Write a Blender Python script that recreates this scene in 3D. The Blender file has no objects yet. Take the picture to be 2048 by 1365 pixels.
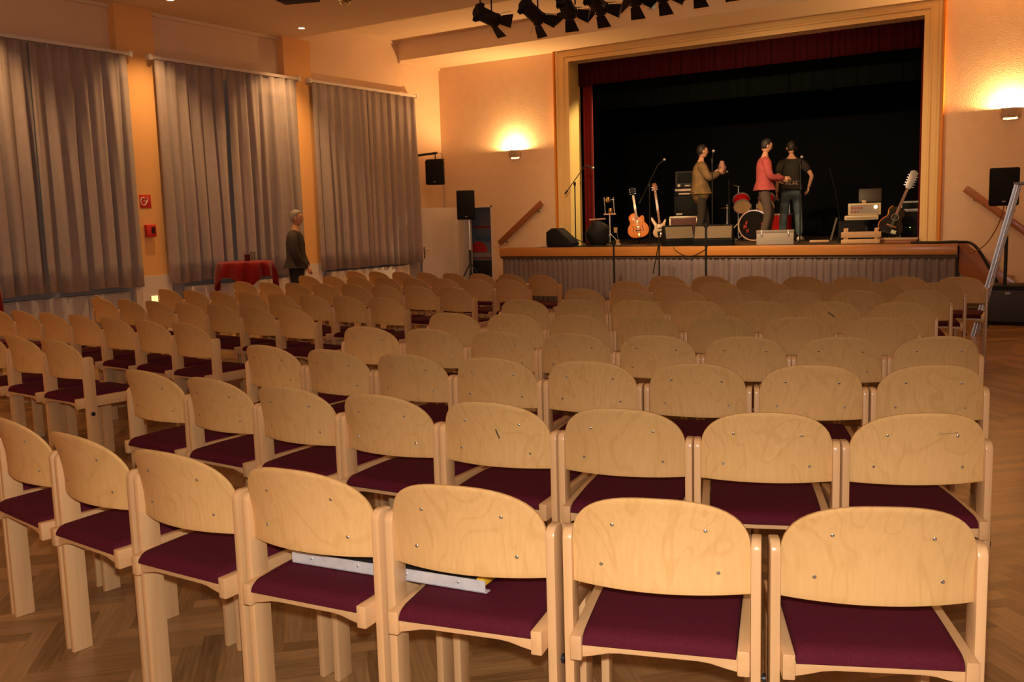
import bpy, bmesh, math, random
from mathutils import Vector, Matrix, Euler
random.seed(7)
C = bpy.context.scene.collection
PI = math.pi
V = Vector

# lamp strengths and colours
WARM = (1., .55, .21); HALLC = (1., .60, .28); FLASHC = (1., .93, .84); REARC = (1., .62, .32)
P_SCONCE = 205; P_DOWN = 255; P_HALL = 32; P_FLASH = 362; P_STAGE = 250; P_WORLD = .006; P_REAR = 26; P_WORK = 800; P_BAY = 108; EXPO = 0.
# ---------------------------------------------------------------- materials
def nt(name):
    m = bpy.data.materials.new(name); m.use_nodes = True
    n = m.node_tree.nodes; l = m.node_tree.links
    return m, n, l, n['Principled BSDF']

def mat(name, col, rough=.6, metal=0., spec=.5, var=.0, scale=20., bump=0., bscale=60., emit=None, estr=0., alpha=None, sheen=0., coat=0.):
    m, n, l, b = nt(name)
    b.inputs['Base Color'].default_value = (*col, 1)
    b.inputs['Roughness'].default_value = rough
    b.inputs['Metallic'].default_value = metal
    b.inputs['Specular IOR Level'].default_value = spec
    if sheen: b.inputs['Sheen Weight'].default_value = sheen
    if coat: b.inputs['Coat Weight'].default_value = coat; b.inputs['Coat Roughness'].default_value = .12
    if emit:
        b.inputs['Emission Color'].default_value = (*emit, 1); b.inputs['Emission Strength'].default_value = estr
    if var or bump:
        tc = n.new('ShaderNodeTexCoord')
    if var:
        nz = n.new('ShaderNodeTexNoise'); nz.inputs['Scale'].default_value = scale; nz.inputs['Detail'].default_value = 4
        l.new(tc.outputs['Object'], nz.inputs['Vector'])
        mr = n.new('ShaderNodeMapRange'); mr.inputs[1].default_value = .3; mr.inputs[2].default_value = .7
        mr.inputs[3].default_value = 1 - var; mr.inputs[4].default_value = 1 + var
        l.new(nz.outputs['Fac'], mr.inputs[0])
        mx = n.new('ShaderNodeMix'); mx.data_type = 'RGBA'; mx.blend_type = 'MULTIPLY'; mx.inputs[0].default_value = 1
        mx.inputs[6].default_value = (*col, 1); l.new(mr.outputs[0], mx.inputs[7]); l.new(mx.outputs[2], b.inputs['Base Color'])
    if bump:
        n2 = n.new('ShaderNodeTexNoise'); n2.inputs['Scale'].default_value = bscale; n2.inputs['Detail'].default_value = 3
        l.new(tc.outputs['Object'], n2.inputs['Vector'])
        bp = n.new('ShaderNodeBump'); bp.inputs['Strength'].default_value = bump; bp.inputs['Distance'].default_value = .01
        l.new(n2.outputs['Fac'], bp.inputs['Height']); l.new(bp.outputs[0], b.inputs['Normal'])
    return m

def wood(name, c1, c2, stretch, rough=.35, bands=9., flower=1.0, coat=.25, amt=1.0, spec=.35):
    """fine straight fibre plus soft flowery bands; stretch = coordinate scale per axis (small along the grain)"""
    m, n, l, b = nt(name)
    tc = n.new('ShaderNodeTexCoord'); oi = n.new('ShaderNodeObjectInfo')
    ad = n.new('ShaderNodeVectorMath'); ad.operation = 'MULTIPLY_ADD'
    l.new(oi.outputs['Random'], ad.inputs[0]); ad.inputs[1].default_value = (37., 23., 51.); l.new(tc.outputs['Object'], ad.inputs[2])
    mp = n.new('ShaderNodeMapping'); mp.inputs['Scale'].default_value = stretch; l.new(ad.outputs[0], mp.inputs['Vector'])
    big = n.new('ShaderNodeTexNoise'); big.inputs['Scale'].default_value = 3.2; big.inputs['Detail'].default_value = 2; big.inputs['Distortion'].default_value = flower
    l.new(mp.outputs[0], big.inputs['Vector'])
    mul = n.new('ShaderNodeMath'); mul.operation = 'MULTIPLY'; mul.inputs[1].default_value = bands * 6.28; l.new(big.outputs['Fac'], mul.inputs[0])
    s0 = n.new('ShaderNodeMath'); s0.operation = 'SINE'; l.new(mul.outputs[0], s0.inputs[0])
    sn = n.new('ShaderNodeMapRange'); sn.inputs[1].default_value = .72; sn.inputs[2].default_value = 1; sn.inputs[3].default_value = .35; sn.inputs[4].default_value = -1; l.new(s0.outputs[0], sn.inputs[0])
    m3 = n.new('ShaderNodeMapping'); m3.inputs['Scale'].default_value = [v if v == max(stretch) else v * .35 for v in stretch]; l.new(ad.outputs[0], m3.inputs['Vector'])
    fb = n.new('ShaderNodeTexNoise'); fb.inputs['Scale'].default_value = 60; fb.inputs['Detail'].default_value = 3; l.new(m3.outputs[0], fb.inputs['Vector'])
    fib = n.new('ShaderNodeMapRange'); fib.inputs[1].default_value = 0; fib.inputs[2].default_value = 1; fib.inputs[3].default_value = .32; fib.inputs[4].default_value = .78; l.new(fb.outputs['Fac'], fib.inputs[0])
    ma = n.new('ShaderNodeMath'); ma.operation = 'MULTIPLY_ADD'; ma.inputs[1].default_value = .16 * amt; l.new(sn.outputs[0], ma.inputs[0]); l.new(fib.outputs[0], ma.inputs[2])
    rp = n.new('ShaderNodeMapRange'); rp.inputs[1].default_value = .25; rp.inputs[2].default_value = .8; l.new(ma.outputs[0], rp.inputs[0])
    mx = n.new('ShaderNodeMix'); mx.data_type = 'RGBA'; mx.inputs[6].default_value = (*c1, 1); mx.inputs[7].default_value = (*c2, 1); l.new(rp.outputs[0], mx.inputs[0])
    # every piece of timber has its own tone
    mr = n.new('ShaderNodeMapRange'); mr.inputs[3].default_value = .9; mr.inputs[4].default_value = 1.08; l.new(oi.outputs['Random'], mr.inputs[0])
    m2 = n.new('ShaderNodeMix'); m2.data_type = 'RGBA'; m2.blend_type = 'MULTIPLY'; m2.inputs[0].default_value = 1
    l.new(mx.outputs[2], m2.inputs[6]); l.new(mr.outputs[0], m2.inputs[7]); l.new(m2.outputs[2], b.inputs['Base Color'])
    b.inputs['Roughness'].default_value = rough; b.inputs['Coat Weight'].default_value = coat; b.inputs['Coat Roughness'].default_value = .18
    b.inputs['Specular IOR Level'].default_value = spec
    return m

M = {}
M['ply'] = wood('beech_ply', (.51, .29, .102), (.64, .39, .162), (1.5, 1.5, .5), bands=9., flower=.7, amt=.75, rough=.5, coat=.03, spec=.18)
M['beech'] = wood('beech_solid', (.54, .31, .14), (.63, .38, .185), (1.6, 1.6, .12), bands=3., flower=.2)
M['beech_y'] = wood('beech_solid_lengthwise', (.53, .30, .13), (.62, .37, .18), (1.6, .12, 1.6), bands=3., flower=.2)
M['beech_x'] = wood('beech_solid_crosswise', (.54, .31, .14), (.63, .38, .185), (.12, 1.6, 1.6), bands=3., flower=.2)
M['stagewood'] = wood('varnished_pine', (.47, .19, .045), (.56, .25, .07), (.1, 1.2, 1.2), rough=.35, bands=3., flower=.2)
M['railwood'] = wood('brown_handrail_wood', (.30, .10, .035), (.36, .13, .05), (.15, 1.2, 1.2), rough=.4, bands=3.)
M['cratewood'] = wood('pale_crate_wood', (.50, .30, .16), (.58, .37, .21), (.15, 1.2, 1.2), rough=.5, bands=3.)
M['seat'] = mat('plum_upholstery', (.072, .0062, .0155), .85, spec=.12, var=.15, scale=160, bump=.1, bscale=420)
M['screw'] = mat('steel_screw', (.55, .55, .55), .3, 1.)
M['blackmetal'] = mat('black_metal', (.012, .012, .012), .45, .3)
M['blackplastic'] = mat('black_plastic', (.007, .007, .008), .65, spec=.2, bump=.05, bscale=300)
M['grille'] = mat('speaker_grille', (.009, .009, .010), .6, .1, spec=.2, bump=.3, bscale=500)
M['wall'] = mat('cream_plaster', (.80, .60, .42), .9, spec=.2, var=.025, scale=6, bump=.35, bscale=70)
M['wall_l'] = mat('pale_cream_plaster', (.82, .61, .43), .9, spec=.2, var=.02, scale=5, bump=.15, bscale=60)
M['ceil'] = mat('ceiling_paint', (.82, .64, .45), .9, spec=.2, bump=.08, bscale=50)
M['pil'] = mat('apricot_paint', (.84, .48, .20), .85, spec=.2, bump=.15, bscale=60)
M['white'] = mat('white_paint', (.74, .66, .61), .6, spec=.3)
M['lowwall'] = mat('shaded_white_dado', (.40, .38, .42), .6, spec=.3)  # white dado with the bluish dusk shading put into its colour
M['shaded_panel'] = mat('shaded_white_panel', (.42, .40, .43), .6, spec=.3)  # white cabinet; the bluish shade below the curtains is mixed into its colour
M['frame'] = mat('cream_moulding_paint', (.82, .58, .27), .55, spec=.3, bump=.04, bscale=40)
M['gold'] = mat('orange_gold_edge', (.75, .26, .02), .45, spec=.4)
M['reveal'] = mat('yellow_reveal_paint', (.72, .55, .20), .7, spec=.25)
M['curtain'] = mat('dusk_tinted_curtain', (.37, .31, .305), .9, spec=.1, sheen=.1, var=.05, scale=12)  # grey-white fabric; the lilac tint stands in for cool dusk light
M['skirt'] = mat('mauve_stage_skirt', (.21, .165, .17), .9, spec=.1, var=.05, scale=12)
M['red_curtain'] = mat('dark_red_velvet', (.16, .006, .008), .85, spec=.1, sheen=.15)
M['red_valance'] = mat('shaded_red_velvet', (.042, .0025, .004), .85, spec=.1)  # darker copy of the curtain velvet, shade of the valance painted in
M['drape'] = mat('black_drape', (.006, .006, .006), .95, spec=.05)
M['soffit'] = mat('dark_green_grey_drape', (.006, .008, .006), .95, spec=.05)
M['stagefloor'] = mat('dark_stage_boards', (.10, .065, .04), .55, var=.2, scale=8)
M['red'] = mat('signal_red', (.62, .028, .02), .5)
M['redcloth'] = mat('red_tablecloth', (.20, .004, .006), .85, spec=.15, sheen=.2)
M['signwhite'] = mat('sign_white', (.8, .75, .7), .5)
M['chrome'] = mat('chrome', (.78, .78, .80), .22, .75)
M['alu'] = mat('brushed_aluminium', (.62, .60, .62), .38, .55, var=.08, scale=30)
M['angle_alu'] = mat('bright_aluminium_angle', (.74, .72, .74), .4, .35, var=.08, scale=30)
M['skin'] = mat('skin', (.58, .31, .20), .55, spec=.3)
M['eye'] = mat('eye_dark', (.02, .015, .012), .2)
M['silver'] = mat('silver_fabric', (.30, .28, .26), .7)

# ---------------------------------------------------------------- mesh helpers
def B(): return bmesh.new()
def T(x=0, y=0, z=0, rz=0, rx=0, ry=0):
    return Matrix.Translation((x, y, z)) @ Euler((rx, ry, rz)).to_matrix().to_4x4()
def box(bm, x0, x1, y0, y1, z0, z1, mx=None, bev=0, seg=2, mi=0):
    vs = [bm.verts.new((x, y, z)) for x in (x0, x1) for y in (y0, y1) for z in (z0, z1)]
    fs = [bm.faces.new([vs[i] for i in f]) for f in ((0, 1, 3, 2), (4, 6, 7, 5), (0, 4, 5, 1), (2, 3, 7, 6), (0, 2, 6, 4), (1, 5, 7, 3))]
    for f in fs: f.material_index = mi
    if bev:
        es = list({e for f in fs for e in f.edges})
        r = bmesh.ops.bevel(bm, geom=es, offset=bev, segments=seg, profile=.5, affect='EDGES', clamp_overlap=True)
        vs = list({v for f in r['faces'] for v in f.verts} | {v for v in vs if v.is_valid})
        for f in {f for v in vs for f in v.link_faces}: f.material_index = mi
    if mx is not None: bmesh.ops.transform(bm, matrix=mx, verts=vs)
    return vs
def prism(bm, pts, d0, d1, axis='y', mx=None, bev=0, seg=2, mi=0):
    """extrude a 2-D outline; axis = extrusion axis, the outline runs over the other two (x,z / y,z / x,y)"""
    def P(a, b, d): return {'y': (a, d, b), 'x': (d, a, b), 'z': (a, b, d)}[axis]
    a = [bm.verts.new(P(u, v, d0)) for u, v in pts]; b = [bm.verts.new(P(u, v, d1)) for u, v in pts]
    n = len(pts); fs = [bm.faces.new(a), bm.faces.new(b[::-1])]
    for i in range(n): fs.append(bm.faces.new((a[i], b[i], b[(i + 1) % n], a[(i + 1) % n])))
    bmesh.ops.recalc_face_normals(bm, faces=fs)
    for f in fs: f.material_index = mi
    vs = a + b
    if bev:
        es = list(set(fs[0].edges) | set(fs[1].edges))
        r = bmesh.ops.bevel(bm, geom=es, offset=bev, segments=seg, profile=.5, affect='EDGES', clamp_overlap=True)
        vs = list({v for f in r['faces'] for v in f.verts} | {v for v in vs if v.is_valid})
        for f in {f for v in vs for f in v.link_faces}: f.material_index = mi
    if mx is not None: bmesh.ops.transform(bm, matrix=mx, verts=vs)
    return vs
def tube(bm, pts, r, n=8, closed=False, mi=0, caps=True):
    pts = [V(p) for p in pts]; m = len(pts)
    rs = r if isinstance(r, (list, tuple)) else [r] * m
    rings = []; up = None
    for i, p in enumerate(pts):
        a = pts[i - 1] if i else (pts[-1] if closed else p); b = pts[(i + 1) % m] if (i < m - 1 or closed) else p
        t = (b - a).normalized()
        if up is None:
            up = V((0, 0, 1)) if abs(t.z) < .9 else V((1, 0, 0))
        u = (up - t * up.dot(t)).normalized(); w = t.cross(u); up = u
        rings.append([bm.verts.new(p + (u * math.cos(k * 2 * PI / n) + w * math.sin(k * 2 * PI / n)) * rs[i]) for k in range(n)])
    fs = []
    for i in range(m if closed else m - 1):
        A, D = rings[i], rings[(i + 1) % m]
        for k in range(n): fs.append(bm.faces.new((A[k], A[(k + 1) % n], D[(k + 1) % n], D[k])))
    if caps and not closed:
        fs.append(bm.faces.new(rings[0][::-1])); fs.append(bm.faces.new(rings[-1]))
    for f in fs: f.material_index = mi
    return [v for q in rings for v in q]
def lathe(bm, prof, n=24, mx=None, mi=0):
    rings = []; vs = []
    for r, z in prof:
        q = [bm.verts.new((r * math.cos(k * 2 * PI / n), r * math.sin(k * 2 * PI / n), z)) for k in range(n)] if r > 1e-5 else [bm.verts.new((0, 0, z))]
        rings.append(q); vs += q
    for A, D in zip(rings, rings[1:]):
        for k in range(n):
            k2 = (k + 1) % n
            if len(A) == 1 and len(D) == 1: continue
            if len(A) == 1: f = bm.faces.new((A[0], D[k2], D[k]))
            elif len(D) == 1: f = bm.faces.new((A[k], A[k2], D[0]))
            else: f = bm.faces.new((A[k], A[k2], D[k2], D[k]))
            f.material_index = mi
    if mx is not None: bmesh.ops.transform(bm, matrix=mx, verts=vs)
    return vs
def ball(bm, c, r, n=14, mx=None, mi=0):
    if not isinstance(r, (list, tuple)): r = (r, r, r)
    prof = [(math.sin(PI * i / n), -math.cos(PI * i / n)) for i in range(n + 1)]
    prof = [(max(a, 0) if a > 1e-6 else 0, b) for a, b in prof]
    q = Matrix.Translation(c) @ Matrix.Diagonal((*r, 1))
    return lathe(bm, prof, n + 4, (mx @ q) if mx is not None else q, mi)

def finish(bm, name, mats, smooth=40):
    me = bpy.data.meshes.new(name); bm.normal_update(); bm.to_mesh(me); bm.free()
    for m in (mats if isinstance(mats, (list, tuple)) else [mats]): me.materials.append(m)
    if smooth:
        me.shade_smooth(); me.set_sharp_from_angle(angle=math.radians(smooth))
    return me
def obj(name, bm, m, parent=None, smooth=40):
    o = bpy.data.objects.new(name, finish(bm, name, m, smooth)); C.objects.link(o)
    if parent: o.parent = parent
    return o
def tag(o, label, cat, group=None):
    o['label'] = label; o['category'] = cat
    if group: o['group'] = group
    return o
def thing(name, label, cat, loc=(0, 0, 0), rz=0, group=None):
    o = bpy.data.objects.new(name, None); C.objects.link(o); o.empty_display_size = .1
    o.location = loc; o.rotation_euler = (0, 0, rz)
    return tag(o, label, cat, group)
def struct(name, bm, m, parent=None, smooth=0):
    o = obj(name, bm, m, parent, smooth)
    if not parent: o['kind'] = 'structure'
    return o
def dup(root, loc, rz, label=None, group=None, skip=()):
    r = root.copy(); C.objects.link(r); r.location = loc; r.rotation_euler = (0, 0, rz)
    if label: r['label'] = label
    if group: r['group'] = group
    for ch in root.children:
        if ch.name.split('.')[0] in skip: continue
        c = ch.copy(); C.objects.link(c); c.parent = r
        for g in ch.children:
            if g.name.split('.')[0] in skip: continue
            d = g.copy(); C.objects.link(d); d.parent = c
    return r
R = math.radians
def thick(bm, th):
    bmesh.ops.recalc_face_normals(bm, faces=bm.faces[:]); bm.normal_update()
    bmesh.ops.solidify(bm, geom=bm.faces[:], thickness=th); bmesh.ops.recalc_face_normals(bm, faces=bm.faces[:])

# ---------------------------------------------------------------- room dimensions (metres; camera stands over the origin)
XL, YB, XR, YF = -12.1, 16.15, 1.25, -3.2      # left wall, stage wall, right wall, rear wall
ZC, ZR = 4.71, 5.06                            # ceiling, raised ceiling bay
YA0, YA1 = 11.95, 14.86                        # raised bay from .. to
ZS, YS = 1.02, 15.3                            # stage height and front edge
SX0, SX1 = -10.16, -2.06                       # stage front corners
PX0, PX1, PZ1 = -9.01, -2.73, 4.50             # proscenium opening
YBD = 20.6                                     # black backdrop

# ---- floor: herringbone parquet, every strip a face with its own tone
def floor():
    bm = B(); uv = bm.loops.layers.uv.new('grain'); col = bm.loops.layers.float_color.new('tone')
    L, W = .45, .075; s = math.sqrt(.5); rnd = random.Random(3); cx, cy = XL, YF
    def strip(u0, v0, du, dv):
        cs = []
        for a, b in ((0, 0), (1, 0), (1, 1), (0, 1)):
            p, q = u0 + du * a, v0 + dv * b
            cs.append((cx + (p - q) * s, cy + (p + q) * s))
        if min(c[0] for c in cs) > XR or max(c[0] for c in cs) < XL or min(c[1] for c in cs) > YS + .9 or max(c[1] for c in cs) < YF: return
        f = bm.faces.new([bm.verts.new((x, y, 0)) for x, y in cs])
        t = rnd.random(); ofs = rnd.random() * 30
        cr = ((0, 0), (L, 0), (L, W), (0, W)) if du > dv else ((0, 0), (0, W), (L, W), (L, 0))
        for lp, (a, b) in zip(f.loops, cr):
            lp[uv].uv = (a + ofs, b + ofs * .37); lp[col] = (t, t, t, 1)
    for k in range(-10, 260):
        for m_ in range(-5, 40):
            strip(k * W + m_ * L, k * W - m_ * L, L, W)
            strip(k * W + L + m_ * L, (k + 1) * W - L - m_ * L, W, L)
    m, n, l, bs = nt('oak_parquet')
    at = n.new('ShaderNodeVertexColor'); at.layer_name = 'tone'
    u = n.new('ShaderNodeUVMap'); u.uv_map = 'grain'
    mp = n.new('ShaderNodeMapping'); mp.inputs['Scale'].default_value = (3, 45, 1); l.new(u.outputs[0], mp.inputs[0])
    nz = n.new('ShaderNodeTexNoise'); nz.inputs['Scale'].default_value = 1.6; nz.inputs['Detail'].default_value = 5; l.new(mp.outputs[0], nz.inputs['Vector'])
    rp = n.new('ShaderNodeValToRGB'); e = rp.color_ramp.elements
    e[0].color = (.11, .052, .018, 1); e[1].color = (.44, .245, .10, 1); e[0].position = .18; e[1].position = .95
    ma = n.new('ShaderNodeMath'); ma.operation = 'MULTIPLY_ADD'; ma.inputs[1].default_value = .7; l.new(nz.outputs['Fac'], ma.inputs[0])
    m2 = n.new('ShaderNodeMath'); m2.operation = 'MULTIPLY'; m2.inputs[1].default_value = .5; l.new(at.outputs['Color'], m2.inputs[0]); l.new(m2.outputs[0], ma.inputs[2])
    l.new(ma.outputs[0], rp.inputs[0]); l.new(rp.outputs[0], bs.inputs['Base Color'])
    bs.inputs['Roughness'].default_value = .30; bs.inputs['Specular IOR Level'].default_value = .5
    bp = n.new('ShaderNodeBump'); bp.inputs['Strength'].default_value = .06; l.new(nz.outputs['Fac'], bp.inputs['Height']); l.new(bp.outputs[0], bs.inputs['Normal'])
    o = struct('floor', bm, m)
    # screed under the strips
    b3 = B(); box(b3, XL - .3, XR + .3, YF - .3, YBD + .6, -.12, -.004); q = obj('screed', b3, mat('dark_joint', (.06, .028, .012), .7), o, 0)
floor()

# ---- ceiling with a raised bay in front of the stage wall
bm = B()
box(bm, XL - .3, XR + .3, YF - .3, YA0, ZC, ZR + .3)
box(bm, XL - .3, XR + .3, YA1, YB + .4, ZC, ZR + .3)
box(bm, XL - .3, XR + .3, YA0, YA1, ZR, ZR + .3)
struct('ceiling', bm, M['ceil'])
bm = B(); box(bm, XL, XL + .05, YF, YA0, ZC - .05, ZC); box(bm, XL, XL + .05, YA0, YA1, ZR - .05, ZR); box(bm, XL, XL + .05, YA1, YB, ZC - .05, ZC)
struct('trim_3', bm, M['ceil'])
# ---- walls
bm = B(); box(bm, XL - .3, XL, YF - .3, YB + .4, .0, ZR + .3); wl = struct('wall_left', bm, M['wall_l'])
bm = B(); box(bm, XL, XL + .02, YF, YB, 0, .86); obj('dado', bm, M['lowwall'], wl, 0)
bm = B(); box(bm, XR, XR + .3, YF - .3, YB + .4, 0, ZR + .3); struct('wall_right', bm, M['wall'])
bm = B(); box(bm, XL - .3, XR + .3, YF - .3, YF, 0, ZR + .3); struct('wall_rear', bm, M['wall'])
DX0, DX1, DZ = -11.70, -10.87, 1.86            # doorway left of the stage
WT = .40
bm = B()
box(bm, XL, DX0, YB, YB + WT, 0, ZC + .35); box(bm, DX0, DX1, YB, YB + WT, DZ, ZC + .35)
box(bm, DX1, PX0, YB, YB + WT, 0, ZC + .35); box(bm, PX0, PX1, YB, YB + WT, PZ1, ZC + .35); box(bm, PX1, XR, YB, YB + WT, 0, ZC + .35)
struct('wall_back', bm, M['wall'])
# door surround + corridor behind
bm = B(); box(bm, DX0 - .0, DX0 + .03, YB - .015, YB + WT, 0, DZ); box(bm, DX1 - .03, DX1, YB - .015, YB + WT, 0, DZ); box(bm, DX0, DX1, YB - .015, YB + WT, DZ - .03, DZ)
struct('trim_4', bm, M['white'])
bm = B(); box(bm, -13.2, -10.3, 18.2, 18.4, 0, 2.6); box(bm, -13.4, -13.2, YB + WT, 18.4, 0, 2.6); box(bm, -10.3, -10.1, YB + WT, 18.4, 0, 2.6); box(bm, -13.4, -10.1, YB + WT, 18.4, 2.6, 2.7)
struct('wall_corridor', bm, M['wall'])
# pilasters
for i, (y0, y1) in enumerate(((8.50, 9.12), (11.66, 12.29), (5.35, 5.95), (2.2, 2.8))):
    bm = B(); box(bm, XL, XL + .15, y0, y1, .90, ZC); p = struct('pilaster_%d' % (i + 1), bm, M['pil'])
    bm = B(); box(bm, XL, XL + .16, y0, y1, 0, .90); obj('painted_base', bm, M['white'], p, 0)
# windows behind the curtains
for i, (y0, y1) in enumerate(((6.1, 8.4), (9.3, 11.6), (12.4, 14.9))):
    bm = B()
    box(bm, XL, XL + .05, y0, y1, .9, .98); box(bm, XL, XL + .05, y0, y1, 3.8, 3.88); box(bm, XL, XL + .05, y0, y0 + .08, .98, 3.8); box(bm, XL, XL + .05, y1 - .08, y1, .98, 3.8)
    ym = (y0 + y1) / 2; box(bm, XL, XL + .05, ym - .05, ym + .05, .98, 3.8)
    w = struct('window_%d' % (i + 1), bm, M['white'])
    bm = B(); box(bm, XL + .005, XL + .02, y0 + .08, y1 - .08, .98, 3.8); obj('pane', bm, mat('dusk_glass', (.05, .07, .10), .1), w, 0)

# ---------------------------------------------------------------- proscenium
def mitred(bm, prof, x0, x1, z0, z1, y):
    """profile (out, depth): an upside-down U swept round the opening; 'out' grows away from it"""
    loops = []
    for o_, d in prof:
        loops.append([bm.verts.new(p) for p in ((x0 - o_, y - d, z0), (x0 - o_, y - d, z1 + o_), (x1 + o_, y - d, z1 + o_), (x1 + o_, y - d, z0))])
    for A, D in zip(loops, loops[1:]):
        for k in range(3): bm.faces.new((A[k], A[k + 1], D[k + 1], D[k]))
    bmesh.ops.recalc_face_normals(bm, faces=bm.faces[:])
bm = B()
mitred(bm, [(0, -.02), (0, .03), (.08, .03), (.09, .055), (.115, .06), (.13, .04), (.20, .04), (.22, .07), (.25, .075), (.275, .05), (.275, -.02)], PX0, PX1, ZS, PZ1, YB)
struct('trim_1', bm, M['frame'], smooth=30)
bm = B(); mitred(bm, [(.277, -.02), (.277, .085), (.305, .085), (.305, -.02)], PX0, PX1, ZS, PZ1, YB)
struct('trim_2', bm, M['gold'])
bm = B(); box(bm, PX0 - .02, PX0 + .004, YB, YB + WT + .02, ZS, PZ1); box(bm, PX1 - .004, PX1 + .02, YB, YB + WT + .02, ZS, PZ1)
struct('trim_5', bm, M['reveal'])
# stage house
bm = B(); box(bm, PX0 - 1.2, PX0 - 1.0, YB + WT, YBD, ZS - .2, 5.4); struct('wall_stage_left', bm, M['drape'])
bm = B(); box(bm, PX1 + 1.0, PX1 + 1.2, YB + WT, YBD, ZS - .2, 5.4); struct('wall_stage_right', bm, M['drape'])
bm = B(); box(bm, PX0 - 1.2, PX1 + 1.2, YB + WT, YBD + .2, 5.4, 5.6); struct('ceiling_stage', bm, M['drape'])
bm = B(); box(bm, PX0 - 1.2, PX1 + 1.2, YBD, YBD + .2, ZS - .2, 5.6); struct('wall_stage_back', bm, M['drape'])

# ---------------------------------------------------------------- curtains
def pleats(along0, along1, z0, z1, base, amp, folds, seed, flare=.0, top_amp=.45, nz=10, hang=.0):
    """list of columns; returns a bmesh of a pleated sheet running along one axis (a), bulging in d"""
    rnd = random.Random(seed); n = int(folds * 14)
    ph = []; x = 0
    for k in range(n + 1): ph.append(x); x += (1 + .55 * math.sin(k * .37 + seed) + .35 * rnd.uniform(-1, 1)) / n * folds
    sc = folds / ph[-1]; am = [1 + .35 * math.sin(k * .23 + seed * 2) for k in range(n + 1)]
    rows = []
    for j in range(nz + 1):
        t = j / nz; z = z1 + (z0 - z1) * t
        A = amp * (top_amp + (1 - top_amp) * min(1, t * 1.6))
        row = []
        for k in range(n + 1):
            a = along0 + (along1 - along0) * k / n
            w = 1 + flare * t
            mid = (along0 + along1) / 2
            d = A * am[k] * math.sin(2 * PI * ph[k] * sc) + .16 * A * math.sin(2 * PI * (ph[k] * sc * 2.3 + t * .25)) + .12 * amp * (1 - t) ** 2 * math.sin(2 * PI * ph[k] * sc * 3)
            zz = z + (hang * math.sin(k * .11 + seed) * t)
            row.append((mid + (a - mid) * w, base + d, zz))
        rows.append(row)
    return rows
def sheet(rows, conv, th=.006):
    bm = B()
    g = [[bm.verts.new(conv(*p)) for p in r] for r in rows]
    for A, D in zip(g, g[1:]):
        for k in range(len(A) - 1): bm.faces.new((A[k], A[k + 1], D[k + 1], D[k]))
    thick(bm, th)
    return bm
LW = lambda a, d, z: (XL + d, a, z)
CU = [(5.9, 7.18, 'leftmost lilac-tinted grey curtain panel, cut by the picture edge', 1, .012),
      (7.17, 8.60, 'lilac-tinted grey curtain panel just before the red fire signs', 2, .016),
      (9.05, 10.30, 'lilac-tinted grey curtain panel just past the red fire signs, left of a dark slit', 3, .014),
      (10.36, 11.86, 'lilac-tinted grey curtain panel behind the standing man, right of a dark slit', 4, .012),
      (12.22, 13.60, 'lilac-tinted grey curtain panel right of the standing man, beside the second pilaster', 5, .01),
      (13.63, 15.02, 'lilac-tinted grey curtain panel nearest the white door', 6, .01)]
for y0, y1, lb, sd, hg in CU:
    o = obj('curtain', sheet(pleats(y0, y1, .77, 4.0, .215, .070, (y1 - y0) * 4.6, sd, hang=hg, flare=.02, top_amp=.35), LW), M['curtain'], None, 180)
    tag(o, lb, 'curtain', 'window curtains on the left wall')
for y0, y1, lb in ((5.7, 8.66, 'white curtain rail above the leftmost curtains'), (8.99, 11.92, 'white curtain rail above the middle pair of curtains'), (12.18, 15.12, 'white curtain rail above the curtains by the door')):
    t = thing('curtain_rail', lb, 'curtain rail', (XL + .2, (y0 + y1) / 2, 4.03), 0, 'curtain rails')
    h = (y1 - y0) / 2
    bm = B(); box(bm, -.03, .03, -h, h, -.02, .03, bev=.006); obj('track', bm, M['white'], t)
    for s in (-1, 1):
        bm = B(); box(bm, -.2, .04, s * h - .03, s * h + .03, -.035, .045, bev=.006); obj('end_bracket', bm, M['white'], t)
# red velvet on stage
o = obj('stage_valance', sheet(pleats(-8.99, -2.75, 4.08, 4.72, YB + .33, .02, 60, 9, nz=4), lambda a, d, z: (a, d, z)), M['red_valance'], None, 180)
tag(o, 'dark red velvet valance hanging across the top of the stage opening', 'curtain')
o = obj('stage_curtain', sheet(pleats(-8.97, -8.76, ZS, 4.6, YB + .46, .035, 3, 11), lambda a, d, z: (a, d, z)), M['red_curtain'], None, 180)
tag(o, 'gathered dark red stage curtain at the left edge of the opening', 'curtain')
o = obj('stage_curtain', sheet(pleats(-2.84, -2.60, ZS, 4.6, YB + .46, .035, 3, 12), lambda a, d, z: (a, d, z)), M['red_curtain'], None, 180)
tag(o, 'narrow sliver of dark red stage curtain at the right edge of the opening', 'curtain')
o = obj('border_drape', sheet(pleats(-9.9, -1.9, 3.72, 5.2, YB + 1.5, .02, 40, 14, nz=4), lambda a, d, z: (a, d, z)), M['soffit'], None, 180)
tag(o, 'dark green grey border drape hanging behind the red valance', 'curtain')

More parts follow.
